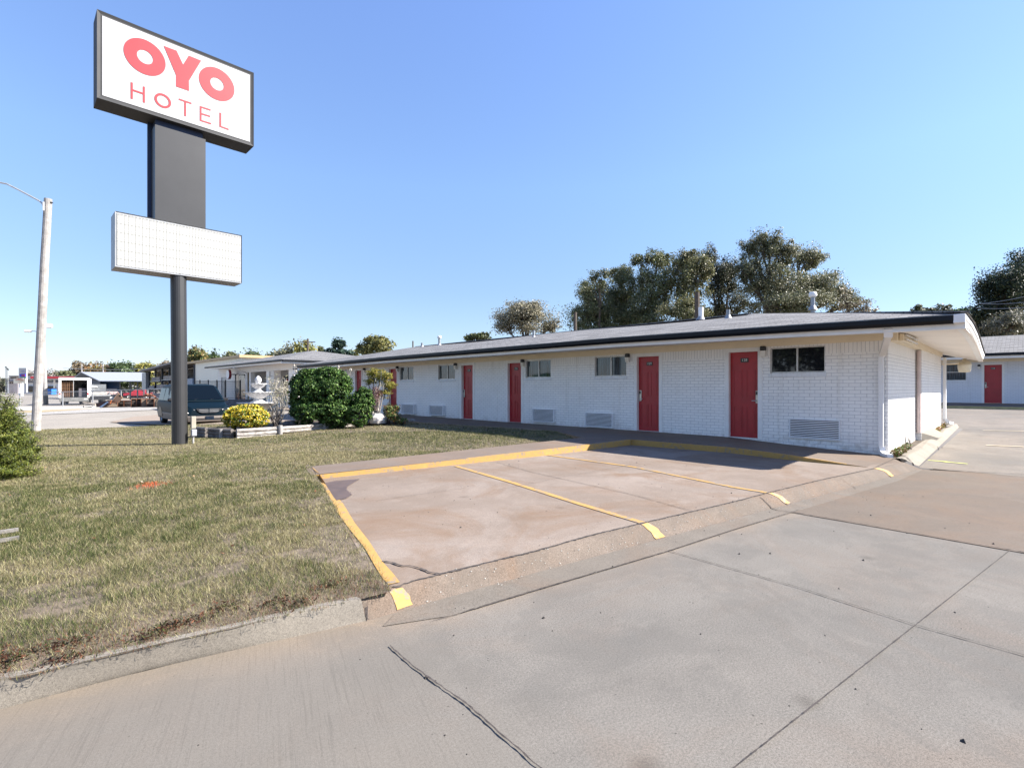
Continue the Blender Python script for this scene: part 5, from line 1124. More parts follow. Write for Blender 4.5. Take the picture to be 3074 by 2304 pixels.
loft_body(rp, 'body', [(-2.4, [(.88, .55), (.92, 1.12)]), (0, [(.92, .5), (.95, 1.15)]), (1.2, [(.92, .5), (.93, 1.12)]), (2.5, [(.85, .5), (.8, .98)])], rm); loft_body(rp, 'cab', [(-1.1, [(.86, 1.1), (.7, 1.72)]), (.5, [(.86, 1.1), (.72, 1.72)]), (1.3, [(.84, 1.1), (.83, 1.13)])], rm)
for s_ in (1, -1):
    MB().add([(-.95, s_*.83, 1.2), (.75, s_*.84, 1.18), (.35, s_*.74, 1.62), (-.85, s_*.74, 1.62)], [(0, 1, 2, 3)]).build('side_window', M_carglass, rp, recalc=False)
    wheel(rp, 1.6, s_*.82, .36, .24); wheel(rp, -1.5, s_*.82, .36, .24)

# discarded furniture
wo = mat('orange_wood', (.20, .075, .035), .5, .25, 3); wd = mat('dark_cavity', (.03, .022, .018), .9, .2, 5); wp = mat('pale_wood_edge', (.52, .36, .25), .6, .15, 5); wb_ = mat('back_board', (.16, .12, .085), .8, .2, 5)
def cabinet(px0, px1, D, h, lb, kind, tilt=0, lift=0):
    pc_ = (px0+px1)/2; q = place('dresser', lb, 'dresser', pc_, D, 0, 'discarded wooden dressers by the fence'); wv = (px1-px0)*D/FPX/1.12; q.location.z += lift; q.rotation_euler.x = tilt
    hw = wv/2; MB().box(0, .5, -hw, hw, h-.03, h).build('top', wo, q); MB().box(0, .5, hw-.03, hw, 0, h-.031).build('side', wo, q); MB().box(0, .5, -hw, -hw+.03, 0, h-.031).build('side', wo, q); MB().box(.46, .49, -hw+.031, hw-.031, 0.05, h-.032).build('back_panel', wb_, q); MB().box(0, .45, -hw+.031, hw-.031, 0.02, .05).build('base', wd, q)
    if kind == 'drawers':
        for i in range(3): MB().box(.02, .04, -hw+.05, hw-.05, .08+i*(h-.12)/3, .05+(i+1)*(h-.12)/3-.01).build('drawer_rail', wd if i != 1 else wb_, q)
    if kind == 'two':
        MB().box(0, .45, -.02, .02, .06, h-.04).build('divider', wo, q); MB().box(.05, .07, .06, hw-.08, .3, h-.15).build('inner_board', wd, q); MB().box(.05, .07, -hw+.08, -.06, .3, h-.15).build('inner_board', wd, q)
    if kind == 'board': MB().box(.01, .03, -hw+.04, hw-.04, .06, h-.05).build('door_board', wb_, q)
    return q
cabinet(395, 424, 46.5, .80, 'upright wooden dresser with two dark openings, left of the intact row', 'two')
cabinet(424, 440, 46.3, .80, 'narrow wooden dresser with plain grey back in the furniture row', 'board')
cabinet(441, 463, 46.2, .80, 'wooden dresser showing empty drawer slots in the furniture row', 'drawers')
cabinet(463, 482, 46.1, .82, 'orange wooden dresser nearest the minivan in the furniture row', 'board')
def slab(name, lb, pts, D, m, cat='board', th=.06, parts=()):
    q = thing(name, lb, cat, W(pts[0][0], pts[0][1], D)); MB().prism([W(x, y, D+dd) for x, y, dd in [(a[0], a[1], a[2] if len(a) > 2 else 0) for a in pts]], tuple(FW*th)).build('board', m, q)
    for nm, pp, mm in parts: MB().prism([W(x, y, D-.03) for x, y in pp], tuple(FW*.02)).build(nm, mm, q)
    return q
F5 = lambda x, y: (240+x*.11754, 1130+y*.11754)
slab('table_top', 'tilted wooden desk top with round black hole standing in the furniture pile', [F5(765, 680), F5(970, 410), F5(1085, 535), F5(985, 665), F5(890, 660)], 47.2, mat('tan_board', (.38, .22, .13), .6, .1, 3), 'table top', .05, [('hole', [F5(1020+28*math.cos(a), 490+32*math.sin(a)) for a in np.linspace(0, 6.28, 12, False)], wd), ('edge', [F5(765, 680), F5(970, 410), F5(982, 420), F5(780, 690)], wp)])
cabinet(317, 352, 47, .42, 'overturned low dresser lying left in the furniture pile', 'board'); cabinet(348, 396, 47.6, .62, 'broken dresser lying open in the middle of the furniture pile', 'two')
slab('mattress_frame', 'dark upholstered frame leaning left end of the furniture pile', [F5(400, 680), F5(740, 600), F5(720, 700), F5(560, 830), F5(430, 810)], 46.6, mat('dark_maroon', (.035, .015, .015), .8, .2, 4), 'bed frame', .4)
slab('mirror_board', 'blue reflecting board leaning on the left end of the furniture pile', [F5(435, 815), F5(690, 640), F5(720, 650), F5(490, 830)], 46.0, mat('blue_board', (.2, .32, .5), .15, .2, 3, spec=.8), 'board')
slab('drawer_front', 'triangular propped drawer boards on top of the dresser row, left pair', [F5(1545, 525), F5(1690, 430), F5(1760, 520), F5(1700, 505), F5(1685, 470), F5(1650, 515)], 46.4, wo, 'drawer', .3)
slab('drawer_front', 'wooden drawer board leaning on top of the dresser row, right one', [F5(1755, 510), F5(1770, 430), F5(1900, 520)], 46.4, wo, 'drawer', .3)
slab('chair_seat', 'orange wooden chair side at the left foot of the tilted desk top', [F5(715, 660), F5(800, 600), F5(770, 690), F5(730, 715)], 46.8, mat('bright_orange_wood', (.45, .13, .03), .5, .1, 3), 'chair')
slab('scrap_boards', 'pale scrap boards on the pavement under the fence', [F5(50, 650), F5(400, 690), F5(390, 735), F5(160, 745)], 48, mat('scrap', (.45, .38, .3), .8, .5, 4), 'boards', .3)
p_ = on_ground(266, 45.5); tag(MB().tube([(p_[0]-.35, p_[1], p_[2]+.08), (p_[0]+.2, p_[1]+.1, p_[2]+.12)], [.14, .1], 8).build('trash_bag', M_black), 'small dark trash bag on the dry verge left of the furniture pile', 'trash bag')

# ------------------------------------------------------------------ power poles and wires
for px_, yt, D, r_, lb, cat in ((924, 1016, 75, .14, 'brown utility pole rising behind the office roof', 'utility pole'), (1239.5, 1023, 60, .08, 'thin antenna pole behind the left part of the long roof', 'pole'), (1727, 937, 34, .10, 'short wooden pole left of the big trees behind the roof', 'pole'), (2093, 878, 36, .18, 'rust brown wooden pole in front of the big trees', 'utility pole'),
                               (245.5, 1092, 110, .12, 'pale utility pole above the left end of the shed roof', 'utility pole'), (309.5, 1093, 112, .12, 'pale utility pole above the middle of the shed roof', 'utility pole')):
    p_ = pD(px_, HY, D); t_ = pD(px_, yt, D); q = thing('utility_pole', lb, cat, (p_[0], p_[1], 0)); MB().tube([(p_[0], p_[1], -.6), tuple(t_)], [r_*1.25, r_], 8).build('pole', M_bark if D < 100 else M_wood, q)
    if D > 70: MB().bar(tuple(t_-RT*1.1-UP*.5), tuple(t_+RT*1.1-UP*.5), .1, .12).build('crossarm', M_bark, q)
def wire(a, b_, lb, sag=1.2, r_=.03, g_='power lines'):
    a, b_ = np.array(a), np.array(b_); pts = [tuple(a*(1-t)+b_*t-UP*sag*4*t*(1-t)) for t in np.linspace(0, 1, 14)]; tag(MB().tube(pts, r_, 4).build('power_line', M_greymetal), lb, 'cable', g_)
wire(W(190, 1104, 108), W(430, 1106, 112), 'pale overhead wire crossing above the shed roof', .3, .04)
for k_, (y0_, y1_) in enumerate(((912, 876), (910+1, 900), (924, 916))): wire(W(2930, y0_, 30), W(3130, y1_, 27), ('topmost', 'middle', 'lowest')[k_]+' of three thin wires in front of the dark right hand tree', .1, .012, 'wires before the right tree')

# ------------------------------------------------------------------ fountain, planter, rocks
p = pD(775, HY, 18.0); fx_, fy_ = p[0], p[1]; fz = gz(fx_, fy_)
ft_ = thing('fountain', 'white three tier stone fountain with pineapple finial behind the yellow bush', 'fountain', (fx_, fy_, fz))
def bowl(name, r, zt_, zb_, rs, wv=.04, k=18):
    MB().lathe(fx_, fy_, [(rs, zb_), (rs*1.3, zb_+.01), (r*.72, zb_+(zt_-zb_)*.45), (r*.9, zt_-.03), (r, zt_-.01), (r*1.02, zt_+.01), (r*.94, zt_), (r*.8, zt_-.05), (.02, zt_-.07)], 72, wv, k).build(name, M_fount, ft_, smooth=True)
bowl('basin', .66, .915, .68, .22, .02, 24); bowl('middle_bowl', .46, 1.285, 1.07, .14, .025, 20); bowl('top_bowl', .27, 1.585, 1.42, .09, .03, 14)
MB().lathe(fx_, fy_, [(.34, fz), (.34, fz+.08), (.2, fz+.14), (.16, .45), (.22, .69)], 32).build('pedestal', M_fount, ft_, smooth=True)
MB().lathe(fx_, fy_, [(.30, .84), (.27, .93), (.16, 1.0), (.13, 1.06), (.15, 1.09)], 32, .03, 8).build('lower_stem', M_fount, ft_, smooth=True)
MB().lathe(fx_, fy_, [(.2, 1.21), (.18, 1.3), (.1, 1.36), (.085, 1.40), (.1, 1.44)], 28, .03, 8).build('upper_stem', M_fount, ft_, smooth=True)
MB().lathe(fx_, fy_, [(.09, 1.50), (.06, 1.6), (.10, 1.66), (.115, 1.72), (.09, 1.79), (.045, 1.84), (.005, 1.87)], 28, .06, 9).build('finial', M_fount, ft_, smooth=True)
M_shadelog = mat('shaded_brown_timber', (.20, .18, .165), .95, .35, 7, .9, fine=.5, tint=(.06, .05, .045)); TP = .36  # brown timber of the planter's left side, its shade put into the colour
path = [(4.32, 14.69), (5.47, 14.75), (6.95, 15.2), (8.16, 15.4), (10.1, 14.95)]
ztop = [.355, .36, .35, .35, .36]
pn = thing('timber_planter', 'weathered white landscape timber bed edging around the shrubs', 'planter', (*path[0], gz(*path[0])))
for i in range(4):
    a_, b_ = path[i], path[i+1]; za, zb2 = ztop[i], ztop[i+1]; n = 3 if i == 0 else (2 if i < 3 else 1)
    dx, dy = b_[0]-a_[0], b_[1]-a_[1]; l_ = math.hypot(dx, dy); g0 = .03
    for k_ in range(n):
        zz = .09; MB().tube([(a_[0]+dx*g0/l_, a_[1]+dy*g0/l_, za-.05-k_*.098), (a_[0]+dx*.5, a_[1]+dy*.5+random.uniform(-.01, .01), (za+zb2)/2-.05-k_*.098+random.uniform(-.006, .006)), (b_[0]-dx*g0/l_, b_[1]-dy*g0/l_, zb2-.05-k_*.098)], .052, 9).build('timber', M_log, pn, smooth=False)
for (x, y) in path[1:4]: MB().tube([(x, y-.07, -.05), (x, y-.07, .40)], .055, 9).build('stake', M_wood, pn)
for k_ in range(4):
    MB().tube([(4.28, 14.80, .31-k_*.09), (4.1, 15.5, .3-k_*.09), (3.97, 15.75, .31-k_*.09)], .05, 9).build('timber', M_shadelog, pn); MB().tube([(3.95, 15.9, .31-k_*.09), (3.85, 16.6, .3-k_*.09)], .05, 9).build('timber', M_shadelog, pn)
MB().tube([(4.12, 15.2, -.05), (4.12, 15.2, .34)], .05, 8).build('stake', M_wood, pn)
MB().tube([(10.1, 14.95, .31), (9.9, 17.0, .33)], .05, 9).build('timber', M_log, pn)
struct(MB().poly([(4.3, 14.75, .29), (5.47, 14.82, .3), (6.95, 15.28, .3), (8.16, 15.48, .31), (10.08, 15.0, .31), (9.9, 17.0, .32), (7.5, 18.4, .28), (4.1, 17.0, .22)]).build('bed_soil', M_soil, recalc=False))
def rock(px0, px1, y0, y1, D, lb, m, seed=0, name='rock'):
    r0 = random.Random(seed); a = pD((px0+px1)/2, y1, D); w_ = (px1-px0)*D/FPX/2; h = (y1-y0)*D/FPX
    b = MB(); n = 12; vs = []
    for i, (k_, zz) in enumerate(((.9, -.05), (1, .25), (.95, .6), (.7, .9), (.55, 1.0))):
        for j in range(n): t = 6.283*j/n; rr = k_*w_*r0.uniform(.86, 1.08)*(1.12 if abs(math.cos(2*t)) < .4 else 1); vs.append((a[0]+rr*math.cos(t), a[1]+rr*math.sin(t)*.8, a[2]+h*zz*r0.uniform(.94, 1.04)))
    b.add(vs, [(i*n+j, i*n+(j+1) % n, (i+1)*n+(j+1) % n, (i+1)*n+j) for i in range(4) for j in range(n)]+[tuple(4*n+j for j in range(n))]); o = b.build(name, m); return tag(o, lb, 'rock')
rock(1108, 1163, 1240, 1268, 16.6, 'white painted rock right of the big hedge', M_rock, 3); rock(1166, 1194, 1230, 1262, 17.0, 'small white rock at the right end of the planter, before the red door', M_rock, 5); rock(845, 893, 1262, 1283, 15.6, 'dark low rock at the left foot of the big hedge', M_darkrock, 7)
for y_, x1, y2, lb in ((1600, 55, 1590, 'weathered grey board half buried at the left lawn edge, upper one'), (1627, 58, 1614, 'weathered grey board half buried at the left lawn edge, lower one')):
    a_, b_ = pz(-60, y_+5, .15), pz(x1, y2, .15); tag(MB().bar((a_[0], a_[1], .15), (b_[0], b_[1], .155), .035, .03).build('timber_board', mat('old_board', (.2, .185, .165), .95, .3, 9, .5)), lb, 'board')

# ------------------------------------------------------------------ vegetation
def colmix(n, cols, wts=None, jit=.25):
    cols = np.array(cols); k = rng.choice(len(cols), n, p=wts); base = cols[k]; return np.clip(base*(1+rng.normal(0, jit, (n, 1))), .002, 1)
def leaf_mesh(name, ctr, size, cols, m, parent=None, aspect=.6, droop=.0, outward=None):
    """one mesh of many small leaf faces"""
    n = len(ctr); d = rng.normal(size=(n, 3)); 
    if outward is not None: d = d*.8+outward*1.0
    d[:, 2] += droop; nrm = d/np.linalg.norm(d, axis=1, keepdims=True)
    a = np.cross(nrm, rng.normal(size=(n, 3))); a /= np.linalg.norm(a, axis=1, keepdims=True); b_ = np.cross(nrm, a)
    s = size*rng.uniform(.6, 1.3, (n, 1)); a = a*s; b_ = b_*s*aspect
    V = np.stack([ctr-a, ctr+b_-a*.1, ctr+a, ctr-b_-a*.1], 1).reshape(-1, 3)
    base = (0, 0, 0)
    if parent is not None: base = parent['_base']
    V = V-np.array(base); me = bpy.data.meshes.new(name); me.vertices.add(n*4); me.loops.add(n*4); me.polygons.add(n)
    me.vertices.foreach_set('co', V.ravel()); me.loops.foreach_set('vertex_index', np.arange(n*4)); me.polygons.foreach_set('loop_start', np.arange(0, n*4, 4)); me.polygons.foreach_set('loop_total', np.full(n, 4))
    me.update(); at_ = me.attributes.new('col', 'FLOAT_COLOR', 'POINT'); C4 = np.concatenate([np.repeat(cols, 4, 0), np.ones((n*4, 1))], 1); at_.data.foreach_set('color', C4.ravel())
    me.materials.append(m); o = bpy.data.objects.new(name, me); C.objects.link(o)
    if parent is not None: o.parent = parent
    return o
TONE = [None]
def crown_points(lobes, n, clump=.22, shell=.55, nc=34, stray=.0):
    """lobes: (x,y,z,rx,ry,rz). Sub-clumps scattered over each lobe's outer shell, leaves gathered round them"""
    vol = np.array([l[3]*l[4]*l[5] for l in lobes])**.67; w_ = vol/vol.sum(); P = []; O = []; T_ = []
    for l, f in zip(lobes, w_):
        k = int(n*f); c0 = np.array(l[:3]); r = np.array(l[3:6]); m_ = max(6, int(nc*(f*len(lobes))**.5))
        u = rng.normal(size=(m_, 3)); u /= np.linalg.norm(u, axis=1, keepdims=True); u[:, 2] = np.abs(u[:, 2])*np.where(rng.random(m_) < .25, -1, 1); rad = rng.uniform(shell, 1.0+stray*.25, (m_, 1)); cc = u*rad
        wt = rng.uniform(.3, 1.6, m_)**1.5; idx = rng.choice(m_, k, p=wt/wt.sum()); cs = (rng.uniform(.45, 1.35, (m_, 1))*np.where(stray > 0, .6+.4*wt[:, None], 1))[idx]
        tn = rng.uniform(.72, 1.3, m_)[idx]; q = cc[idx]+np.clip(rng.normal(size=(k, 3)), -1.9, 1.9)*clump*cs*np.array([1, 1, .85 if stray else .75])
        P.append(c0+q*r); O.append(q/np.linalg.norm(q, axis=1, keepdims=True)); T_.append(tn)
    TONE[0] = np.concatenate(T_)[:, None]
    return np.concatenate(P), np.concatenate(O)
def tree(name, label, cat, base, h, lobes, nleaf, size, cols, m=None, trunk_r=.25, group=None, clump=.22, wts=None, bare=0, jit=.13, bm_=None, nc=34, aspect=.6, shell=.55, stray=.35):
    """lobes given relative to the base"""
    o = thing(name, label, cat, base, group); b = MB(); bx_, by_, bz_ = base; cz_ = min(l[2] for l in lobes)
    top = (bx_+random.uniform(-.2, .2)*h*.05, by_, bz_+max(cz_*.75, h*.25)); b.tube([(bx_, by_, bz_-.3), (bx_*.5+top[0]*.5+.05*trunk_r, by_, (bz_+top[2])/2), top], [trunk_r*1.3, trunk_r, trunk_r*.8], 8)
    for l in lobes:
        e = np.array([bx_+l[0], by_+l[1], bz_+l[2]]); s_ = np.array(top); mid = (s_+e)/2+np.array([random.uniform(-.1, .1), random.uniform(-.1, .1), -.08])*h*.15
        b.tube([tuple(s_), tuple(mid), tuple(e)], [trunk_r*.55, trunk_r*.35, trunk_r*.12], 6, False)
        for k_ in range(5+bare):
            u = rng.normal(size=3); u /= np.linalg.norm(u); u[2] = abs(u[2])*.8; e2 = e+u*np.array(l[3:6])*random.uniform(.7, 1.02); s2 = mid*random.uniform(.2, .8)+e*0; s2 = mid+(e-mid)*random.uniform(.1, .9)
            b.tube([tuple(s2), tuple((s2+e2)/2+rng.normal(size=3)*.04*h*.3), tuple(e2)], [trunk_r*.2, trunk_r*.12, trunk_r*.03], 4, False)
    b.build('trunk', bm_ or M_bark, o, recalc=False)
    P, O = crown_points([(bx_+l[0], by_+l[1], bz_+l[2], *l[3:]) for l in lobes], nleaf, clump, shell, nc, stray)
    leaf_mesh('crown', P, size, np.clip(colmix(len(P), cols, wts, jit)*TONE[0], .003, 1), m or M_leaf, o, aspect, .3, O)
    return o
def px_lobes(lst, D, z0):
    """lobes read from the photograph (centre px, centre py, half width px, half height px, depth offset) at distance D"""
    out = []; c0 = pD(lst[0][0], HY, D); base = (c0[0], c0[1], z0)
    for x, y, hw, hh, dd in lst:
        q = pD(x, y, D+dd); s_ = (D+dd)/FPX; out.append((q[0]-c0[0], q[1]-c0[1], q[2]-z0, hw*s_, hw*s_, hh*s_))
    return base, out
OLV = [(.085, .082, .035), (.14, .125, .055), (.20, .17, .10), (.05, .055, .028)]
def ptree(label, lst, D, n, size, cols, z0=.3, name='tree', cat='tree', tr=.3, **kw):
    base, lo_ = px_lobes(lst, D, z0); return tree(name, label, cat, base, max(l[2]+l[5] for l in lo_), lo_, n, size, cols, trunk_r=tr, **kw)
GP = 'trees behind the long roof'
PEC = [(.11, .13, .05), (.155, .17, .075), (.215, .21, .13), (.075, .09, .038)]
ptree('olive broad tree at the left end of the big grove behind the roof', [(1790, 945, 80, 70, 1), (1790, 930, 62, 75, 0), (1760, 880, 45, 50, 2), (1800, 840, 35, 35, -2), (1745, 970, 38, 60, 0), (1830, 960, 45, 60, 1), (1800, 1000, 70, 45, 1)], 46, 34200, .075, PEC, group=GP, clump=.175, nc=28, shell=.3)
ptree('rounded olive tree, second from the left in the grove behind the roof', [(1880, 890, 50, 70, 0), (1860, 830, 38, 38, 1), (1890, 960, 50, 60, 0), (1850, 900, 45, 55, 1)], 47, 25080, .075, PEC, group=GP, clump=.175, nc=28, shell=.3)
ptree('tall pecan like tree with upright lobes in the middle of the grove', [(1930, 975, 60, 40, 0), (1960, 850, 45, 80, 0), (1925, 790, 32, 34, 1), (1975, 785, 36, 42, 1), (1950, 930, 60, 60, 0), (1995, 880, 38, 60, -1)], 45, 29640, .075, PEC, group=GP, clump=.175, nc=28, shell=.3)
ptree('yellowish olive tree behind the rust brown pole', [(2060, 870, 50, 75, 0), (2045, 800, 38, 40, 1), (2080, 790, 34, 35, 1), (2055, 950, 65, 50, -2), (2100, 830, 40, 60, 0)], 43, 29640, .075, [(.14, .145, .055), (.185, .185, .08), (.24, .22, .13), (.09, .10, .042)], group=GP, clump=.175, nc=28, shell=.3)
ptree('dark green tree between the two tallest trees of the grove', [(2165, 880, 50, 80, 0), (2125, 780, 32, 38, 2), (2150, 830, 45, 45, 0), (2190, 820, 38, 50, 0), (2200, 930, 45, 50, 1), (2150, 950, 45, 40, 1)], 48, 29640, .075, [(.05, .06, .03), (.085, .095, .05), (.14, .135, .095), (.03, .038, .02)], group=GP, clump=.19, nc=26, shell=.3)
ptree('largest grey green tree of the grove with a wide spreading crown', [(2330, 880, 95, 90, 0), (2265, 755, 42, 50, 1), (2310, 735, 45, 42, 0), (2350, 770, 50, 48, 0), (2420, 780, 50, 50, 1), (2250, 830, 45, 60, 0), (2440, 860, 70, 60, 0), (2500, 890, 60, 50, -1), (2380, 920, 110, 45, -2), (2550, 910, 45, 28, 0)], 44, 72960, .075, [(.125, .135, .06), (.17, .17, .09), (.22, .21, .14), (.09, .10, .05)], group=GP, clump=.185, nc=38, shell=.25, tr=.45)
ptree('bare twiggy grey edge tree at the right end of the grove', [(2570, 925, 42, 24, 0), (2530, 895, 25, 30, 0), (2600, 935, 30, 14, 0)], 42, 900, .10, [(.22, .19, .14), (.12, .11, .07)], group=GP, bare=26, tr=.09)
ptree('small rounded grey brown tree left of the grove', [(1580, 960, 80, 48, 0), (1555, 935, 40, 32, 0), (1600, 930, 38, 30, 0), (1650, 985, 36, 28, 0), (1515, 980, 34, 26, 0)], 52, 22000, .085, [(.19, .175, .11), (.26, .235, .16), (.12, .12, .065), (.33, .30, .23)], clump=.2, bare=10, nc=36, shell=.3)
ptree('little dark shrub tree at the skyline left of the grey brown tree', [(1425, 1015, 28, 12, 0), (1450, 1010, 20, 12, 0)], 60, 1500, .18, [(.05, .07, .025), (.09, .10, .04)])
DK = [(.018, .030, .015), (.03, .046, .021), (.055, .068, .036), (.012, .02, .012)]
ptree('large dark evergreen tree at the right picture edge behind the far wing', [(3040, 900, 95, 110, 0), (2990, 880, 55, 75, 0), (3080, 850, 60, 90, 2), (2960, 950, 45, 60, 0), (3030, 860, 50, 50, -1), (2960, 1000, 50, 40, 1), (3130, 830, 60, 70, 0), (3020, 1000, 90, 50, 1)], 46, 44000, .095, DK, z0=.4, clump=.17, nc=34, shell=.35, tr=.4)
ptree('grey leafed bush tree in front of the dark evergreen behind the far wing', [(3020, 985, 42, 38, 0), (3050, 970, 35, 35, 1)], 41, 7000, .08, [(.12, .12, .09), (.18, .17, .13), (.07, .08, .05)], z0=.4)
for px0, px1, yt, lb, cl in ((2742, 2772, 919, 'small grey green tree top over the right end of the roof, leftmost', 0), (2770, 2796, 926, 'lower grey green tree top over the roof end, second from left', 0), (2794, 2848, 921, 'wider grey green tree top over the roof end, third from left', 0), (2846, 2912, 929, 'brighter green tree top over the roof end next to the dark evergreen', 1)):
    ptree(lb, [((px0+px1)/2, yt+20, (px1-px0)/2, 20, 0), ((px0+px1)/2-6, yt+45, (px1-px0)/1.6, 30, 0)], 62, 2200, .18, [[(.09, .10, .06), (.14, .15, .09)], [(.06, .12, .03), (.09, .16, .05)]][cl], group='small trees over the roof end')
ROW = [(72, 112, 1106, 'bare'), (128, 172, 1108, 'bare'), (150, 222, 1110, 'olv'), (216, 268, 1086, 'brn'), (262, 348, 1088, 'orange'), (322, 402, 1083, 'green'), (402, 474, 1085, 'yel'), (476, 540, 1083, 'brn'), (556, 622, 1037, 'autumn'), (610, 664, 1050, 'green'), (662, 724, 1058, 'olv'), (712, 800, 1048, 'green'), (792, 846, 1058, 'olv'), (826, 884, 1030, 'grey'), (872, 950, 1018, 'yel'), (944, 992, 1042, 'olv'), (1030, 1086, 1050, 'yel')]
PAL = {'bare': [(0.232, 0.203, 0.174), (0.348, 0.304, 0.261)], 'olv': [(0.131, 0.145, 0.065), (0.203, 0.203, 0.102), (0.087, 0.102, 0.043)], 'brn': [(0.246, 0.174, 0.102), (0.319, 0.246, 0.160), (0.160, 0.131, 0.072)], 'orange': [(0.319, 0.174, 0.072), (0.232, 0.189, 0.072), (0.145, 0.145, 0.058)], 'green': [(0.072, 0.109, 0.043), (0.123, 0.160, 0.065), (0.043, 0.072, 0.029)],
       'yel': [(0.319, 0.275, 0.072), (0.232, 0.232, 0.065), (0.160, 0.174, 0.058)], 'autumn': [(0.275, 0.203, 0.072), (0.131, 0.145, 0.051), (0.087, 0.116, 0.043)], 'grey': [(0.217, 0.217, 0.131), (0.275, 0.261, 0.174)]}
WORD = {'bare': 'bare grey twiggy', 'olv': 'olive green', 'brn': 'brownish', 'orange': 'orange tinged', 'green': 'dark green', 'yel': 'yellow leafed', 'autumn': 'green and rust', 'grey': 'grey green'}
WHERE = ['between the street lamps and price sign', 'just right of the tall wooden pole', 'above the fuel station canopy', 'above the left end of the shed roof', 'above the shed roof near its left pole', 'above the middle of the shed roof', 'above the right end of the shed', 'just left of the sign pole over the racks', 'just right of the sign pole over the warehouse', 'over the cream warehouse wall',
         'over the right part of the cream warehouse', 'left of the office roof', 'over the left slope of the office roof', 'left of the brown pole over the office', 'behind the brown pole over the office roof peak', 'right of the office roof peak', 'low between the pine and rounded tree']
for (x0, x1, yt, k_), wh_ in zip(ROW, WHERE):
    h = 1160-yt; w_ = (x1-x0)/2; cx_ = (x0+x1)/2; lst = [(cx_, yt+h*.36, w_*.8, h*.36, 0), (cx_-w_*.45, yt+h*.5, w_*.55, h*.33, 1), (cx_+w_*.5, yt+h*.5, w_*.55, h*.35, -1), (cx_, yt+h*.75, w_, h*.3, 1)]
    ptree(WORD[k_]+' background tree '+wh_, lst, (185 if cx_ < 480 else 105)+random.uniform(-6, 10), 700 if k_ == 'bare' else 4600, (.42 if cx_ < 480 else .26) if k_ != 'bare' else .3, PAL[k_], z0=-.4, group='background trees on the left', bare=22 if k_ == 'bare' else 2, tr=.16, clump=.24, nc=24, stray=0)
ptree('blue green pine with layered branches behind the main roof', [(1020, 1040, 22, 20, 0), (1010, 1028, 10, 10, 0), (1000, 1058, 24, 14, 0), (1035, 1062, 26, 14, 0), (1018, 1075, 36, 15, 0)], 100, 3600, .28, [(.035, .065, .045), (.055, .09, .06), (.02, .04, .03)], z0=-.4, name='pine_tree', tr=.18, clump=.2, nc=16)
ptree('rounded yellow green tree left of the antenna pole over the roof', [(1130, 1048, 42, 34, 0), (1125, 1026, 20, 16, 0), (1150, 1040, 28, 24, 0), (1095, 1060, 24, 26, 0)], 78, 5200, .22, [(.16, .16, .05), (.22, .20, .07), (.09, .10, .035)], z0=0, tr=.15, clump=.2, nc=34)
# far skyline mass left
tag(leaf_mesh('far_woods', np.concatenate([np.stack([pD(x, HY, 230)[0]+rng.normal(0, 3, 60), pD(x, HY, 230)[1]+rng.normal(0, 3, 60), rng.uniform(-.5, 5.5 if x < 700 else 7, 60)], 1) for x in range(-150, 1100, 12)]), .9, colmix(105*60, [(.08, .09, .06), (.12, .11, .08)]), M_leaf), 'far low line of woods along the left horizon', 'woods', None, 'stuff')

# reflected tree beyond the left edge of the frame (seen in the dark room window)
tree('tree', 'dark leafy tree standing out of frame left, mirrored in the dark window', 'tree', (-13, 9.5, .1), 9, [(0, 0, 5, 3.2, 3.2, 2.6), (1.5, 1.5, 3.6, 2.4, 2.4, 2), (-1.5, -1, 3.8, 2.4, 2.6, 2), (1, -2, 4.4, 2.2, 2.2, 2.2)], 9000, .17, DK, trunk_r=.3)

# hedge, bushes, juniper
def bush(name, lb, cat, lobes, n, size, cols, m, wts=None, jit=.3, shell=.82, clump=.07, aspect=.55, stems=10, stem_m=None, nc=160, droop=.3):
    z_ = min(l[2]-l[5] for l in lobes); b0 = (lobes[0][0], lobes[0][1], z_); o = thing(name, lb, cat, b0); b = MB()
    for k_ in range(stems):
        l = lobes[k_ % len(lobes)]; u = rng.normal(size=3); u[2] = abs(u[2]); u /= np.linalg.norm(u); e = np.array(l[:3])+u*np.array(l[3:6])*.85
        s_ = np.array([l[0]+random.uniform(-.08, .08), l[1]+random.uniform(-.08, .08), z_-.05]); b.tube([tuple(s_), tuple((s_+e)/2+rng.normal(size=3)*.03), tuple(e)], [.02, .012, .004], 5, False)
    b.build('stems', stem_m or M_darktwig, o, recalc=False)
    P, O = crown_points(lobes, n, clump, shell, nc); leaf_mesh('foliage', P, size, colmix(len(P), cols, wts, jit), m, o, aspect, droop, O)
    return o
def L3(px, py_, hw, hh, D, dy=1.): q = pD(px, py_, D); s_ = D/FPX; return (q[0], q[1], q[2], hw*s_*dy, hw*s_*dy, hh*s_)
HG = [(.032, .075, .015), (.06, .12, .025), (.14, .21, .055), (.013, .032, .009)]
inner_ = [L3(965, 1192, 84, 74, 15.9)]
bush('hedge_bush', 'big rounded glossy green hedge bush in the timber bed', 'bush', [L3(930, 1190, 56, 80, 15.9), L3(1000, 1188, 58, 80, 15.9), L3(965, 1180, 80, 74, 16.1), L3(945, 1235, 66, 50, 15.8), L3(1005, 1235, 58, 48, 15.8), L3(900, 1215, 32, 52, 15.9), L3(1020, 1150, 34, 34, 15.9), L3(930, 1122, 34, 16, 15.9), L3(985, 1118, 36, 18, 15.9), L3(1030, 1250, 30, 32, 15.8), L3(895, 1165, 26, 40, 15.9)], 70000, .033, HG, M_gloss, [.3, .35, .2, .15], shell=.8, clump=.07, stems=30, nc=260)
